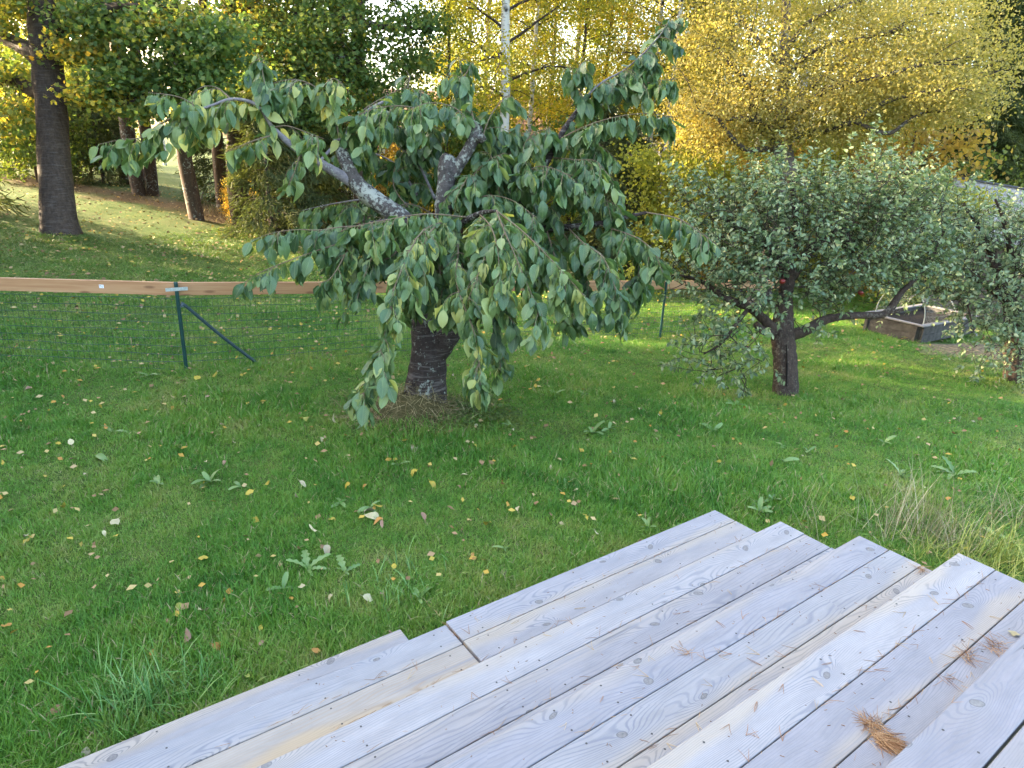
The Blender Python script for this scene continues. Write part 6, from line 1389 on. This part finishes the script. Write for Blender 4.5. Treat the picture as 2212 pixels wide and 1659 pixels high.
# pale dead stalks and bleached stakes in the sunlit strip at the wood edge
st = MB()
for _ in range(420):
    px = rng.uniform(400, 700); py = 452 + (px - 400) * .085 + rng.normal(0, 7); g = ground_at(px, py); L = rng.uniform(.12, .42); d = unit(np.array([rng.normal(0, .5), rng.normal(0, .5), 1.0])); tube(st, np.array([g, g + d * L * .5, g + d * L + rng.normal(0, .05, 3)]), [.004, .003, .002], 3, False, rnd=rng.random())
tag(st.build('dry_stalks', M['dry']), kind='stuff')
for (px, py, tx, ty, lb) in ((490, 457, 492, 420, 'pale wooden stake standing upright at the wood edge'), (508, 458, 520, 424, 'pale leaning stake right of the upright one'), (478, 458, 487, 440, 'short pale stake left of the upright one'), (430, 440, 440, 410, 'thin leaning stake near the spruce trunk'), (528, 458, 530, 446, 'low pale stub at the right end of the stakes')):
    a = ground_at(px, py); D = depth_of(a); b = at(tx, ty, D); m = MB(); tube(m, np.array([a - [0, 0, .05], (a + b) / 2 + rng.normal(0, .01, 3), b]), [.026, .023, .018], 7, True, .1, 2); o = m.build('stake', M['bed_cap'], off=a); o.location = a; tag(o, lb, 'stake', 'stakes at the wood edge')

# ------------------------------------------------------------------ pine needles on the stairs
t = NT('pine_needle'); oc = t.n('ShaderNodeObjectInfo').outputs['Color']; M['needle'] = t.end(t.bsdf(oc, .6, .3))
t = NT('pine_needle_litter'); f = t.n('ShaderNodeAttribute', attribute_name='rnd').outputs['Fac']; c = t.ramp(f, [(0, (.17, .075, .03)), (.5, (.36, .19, .085)), (1, (.55, .36, .18))]); M['needle_litter'] = t.end(t.bsdf(c, .6, .3))
def pair_mesh(seed):
    g = np.random.default_rng(seed); m = MB()
    for s in (-1, 1):
        a = s * g.uniform(.06, .35); b = g.normal(0, .25); q = [np.array([0, 0, .0])]; h = np.array([math.cos(a), math.sin(a), .05])
        for k in range(4): q.append(q[-1] + h * .25); h = unit(h + np.array([-math.sin(a), math.cos(a), 0]) * b * .4 + [0, 0, .02])
        tube(m, np.array(q), [.016, .016, .015, .013, .008], 4, False)
    return m.mesh('pine_needles', M['needle'])
PM = [pair_mesh(i) for i in range(6)]
def tread_at(px, py):
    """nearest tread or deck surface met by this picture point"""
    d = ray(px, py); best = None
    for z, y0, y1 in [(4 * RISE, -9, -4 * RUN)] + [(k * RISE, -(k + 1) * RUN - .03, -k * RUN) for k in (3, 2, 1, 0)] + [(-RISE, -.2, .215)]:
        tt = (z - CAM[2]) / d[2]; p = CAM + d * tt
        if y0 - .2 <= p[1] <= y1 and (best is None or tt < best[0]): best = (tt, p)
    return None if best is None else best[1]
def needle(px, py, ang, s=.05, label=None, colr=None):
    p = tread_at(px, py)
    if p is None: return
    o = add('pine_needles', random.choice(PM)); o.location = (p[0], p[1], p[2] + .0015); o.rotation_euler = (0, 0, ang); o.scale = (s, s, s)
    c = colr or ((.33, .16, .07) if rng.random() < .6 else (.48, .34, .17)); c = np.array(c) * rng.uniform(.75, 1.2); o.color = (*c, 1)
    k_ = int(round(p[2] / RISE)); tag(o, label or ('dry pine needle pair lying on the ' + ('lowest left stair', 'first full tread from the lawn', 'second tread from the lawn', 'third tread from the lawn', 'widest visible tread below the deck', 'deck')[min(5, k_ + 1)] + (', left half' if px < 1500 else ', right half')), 'pine needles', 'pine needle pairs on the stairs')
for a in [(1340, 1160), (1575, 1285), (1490, 1322), (1475, 1332), (1450, 1390), (1465, 1385), (1560, 1310), (1545, 1340), (1360, 1240), (1395, 1415), (1610, 1340), (1240, 1320), (1225, 1350), (1290, 1400), (1345, 1430), (1385, 1440), (1540, 1405), (1645, 1420), (1560, 1418), (1580, 1415), (1700, 1415), (1655, 1430), (1410, 1460), (1310, 1500), (1580, 1560), (1440, 1610), (1500, 1560), (1620, 1500), (1640, 1520), (1530, 1480), (1700, 1470), (1745, 1470), (1800, 1440), (1840, 1365), (1975, 1375), (1990, 1395), (1930, 1390), (1890, 1440), (1870, 1300), (2020, 1300), (2080, 1340), (1960, 1320), (1620, 1640), (1635, 1600), (1610, 1590), (1690, 1600), (1760, 1530), (2060, 1520), (2100, 1450), (2010, 1420), (1170, 1370), (1110, 1390), (1030, 1330), (1100, 1345), (1010, 1380), (1105, 1470), (1020, 1500), (880, 1480), (900, 1440), (1230, 1560), (2130, 1330), (1460, 1245), (1310, 1190), (1700, 1180), (1590, 1165)]:
    needle(a[0] + rng.normal(0, 5), a[1] + rng.normal(0, 5), rng.uniform(0, 6.28), rng.uniform(.035, .06))
nl = MB()
def needle_bunch(C, n, spread, mb_, ang=None, lift=.004, s=(.035, .06)):
    for _ in range(n):
        a = rng.uniform(0, 6.28) if ang is None else ang + rng.normal(0, .45); L = rng.uniform(*s); p = C + np.array([rng.normal(0, spread[0]), rng.normal(0, spread[1]), lift + abs(rng.normal(0, .004))]); h = np.array([math.cos(a), math.sin(a), rng.normal(0, .12)])
        tube(mb_, np.array([p, p + h * L * .5 + [0, 0, rng.normal(0, .002)], p + h * L]), [.0008, .0008, .0004], 3, False, rnd=rng.random())
for k in range(4):                               # litter caught in the joints between boards
    for b in (1, 2):
        yy = -k * RUN - b * PITCH + .002
        for _ in range((46, 70, 90, 120)[k]):
            xx = -rng.random() ** .8 * 2.9; 
            if math.sin(xx * 5.1 + k * 2 + b) + math.sin(xx * 2.3 + b * 3) < -.2 and rng.random() < .8: continue
            needle_bunch(np.array([xx, yy, k * RISE - .004]), 1, (.01, .002), nl, rng.choice((0, math.pi)) + rng.normal(0, .12), .001)
needle_bunch(np.array([-1.893, -.06, -.006]), 26, (.004, .10), nl, 1.57, .0, (.02, .04))
for _ in range(420):                             # crumbs of needle and bark on the treads
    k = rng.integers(0, 4); C = np.array([-rng.random() * 2.9, -k * RUN - rng.random() * .40, k * RISE + .001]); a = rng.uniform(0, 6.28); L = rng.uniform(.004, .013)
    tube(nl, np.array([C, C + [math.cos(a) * L, math.sin(a) * L, .0006]]), rng.uniform(.0006, .0012), 3, False, rnd=rng.random() * .6)
tag(nl.build('needle_litter', M['needle_litter']), kind='stuff')
def cluster(px, py, n, spread, label, ang=None, fan=False):
    C = tread_at(px, py); m = MB()
    if fan:
        for k in range(n):
            a = ang + rng.normal(0, .42); L = rng.uniform(.05, .085); p = C + np.array([rng.normal(0, .008), rng.normal(0, .008), .003 + rng.random() * .012]); h = np.array([math.cos(a), math.sin(a), rng.normal(.0, .08)]); tube(m, np.array([p, p + h * L * .5, p + h * L + rng.normal(0, .004, 3)]), [.0009, .0009, .0005], 3, False, rnd=rng.random())
    needle_bunch(C, n, spread, m, None if not fan else ang)
    o = m.build('needle_clump', M['needle_litter'], off=C); o.location = C; tag(o, label, 'needle clump', 'clumps of dry pine needles')
cluster(1885, 1570, 90, (.012, .012), 'brown pine needle sprig caught in the joint near the bottom right', -2.6, False)
cluster(1900, 1600, 110, (.016, .016), 'large fan of dry pine needles against the deck edge', -1.2, True)
cluster(2087, 1420, 40, (.018, .010), 'small heap of needles at the deck edge, left one')
cluster(2150, 1400, 45, (.03, .012), 'small heap of needles at the deck edge below the yellow leaf')
cluster(2060, 1475, 12, (.02, .02), 'loose twiggy needles above the deck edge')
cluster(1988, 1232, 24, (.008, .008), 'tiny needle knot at the end of a joint on the third tread')
cluster(1490, 1412, 13, (.014, .008), 'flat needle heap on the middle of the third tread')
p = tread_at(2188, 1371); fallen(p, .04, 'pale', 'flat', 'yellow leaf lying on the stairs at the right picture edge', .008, None, 0.4)
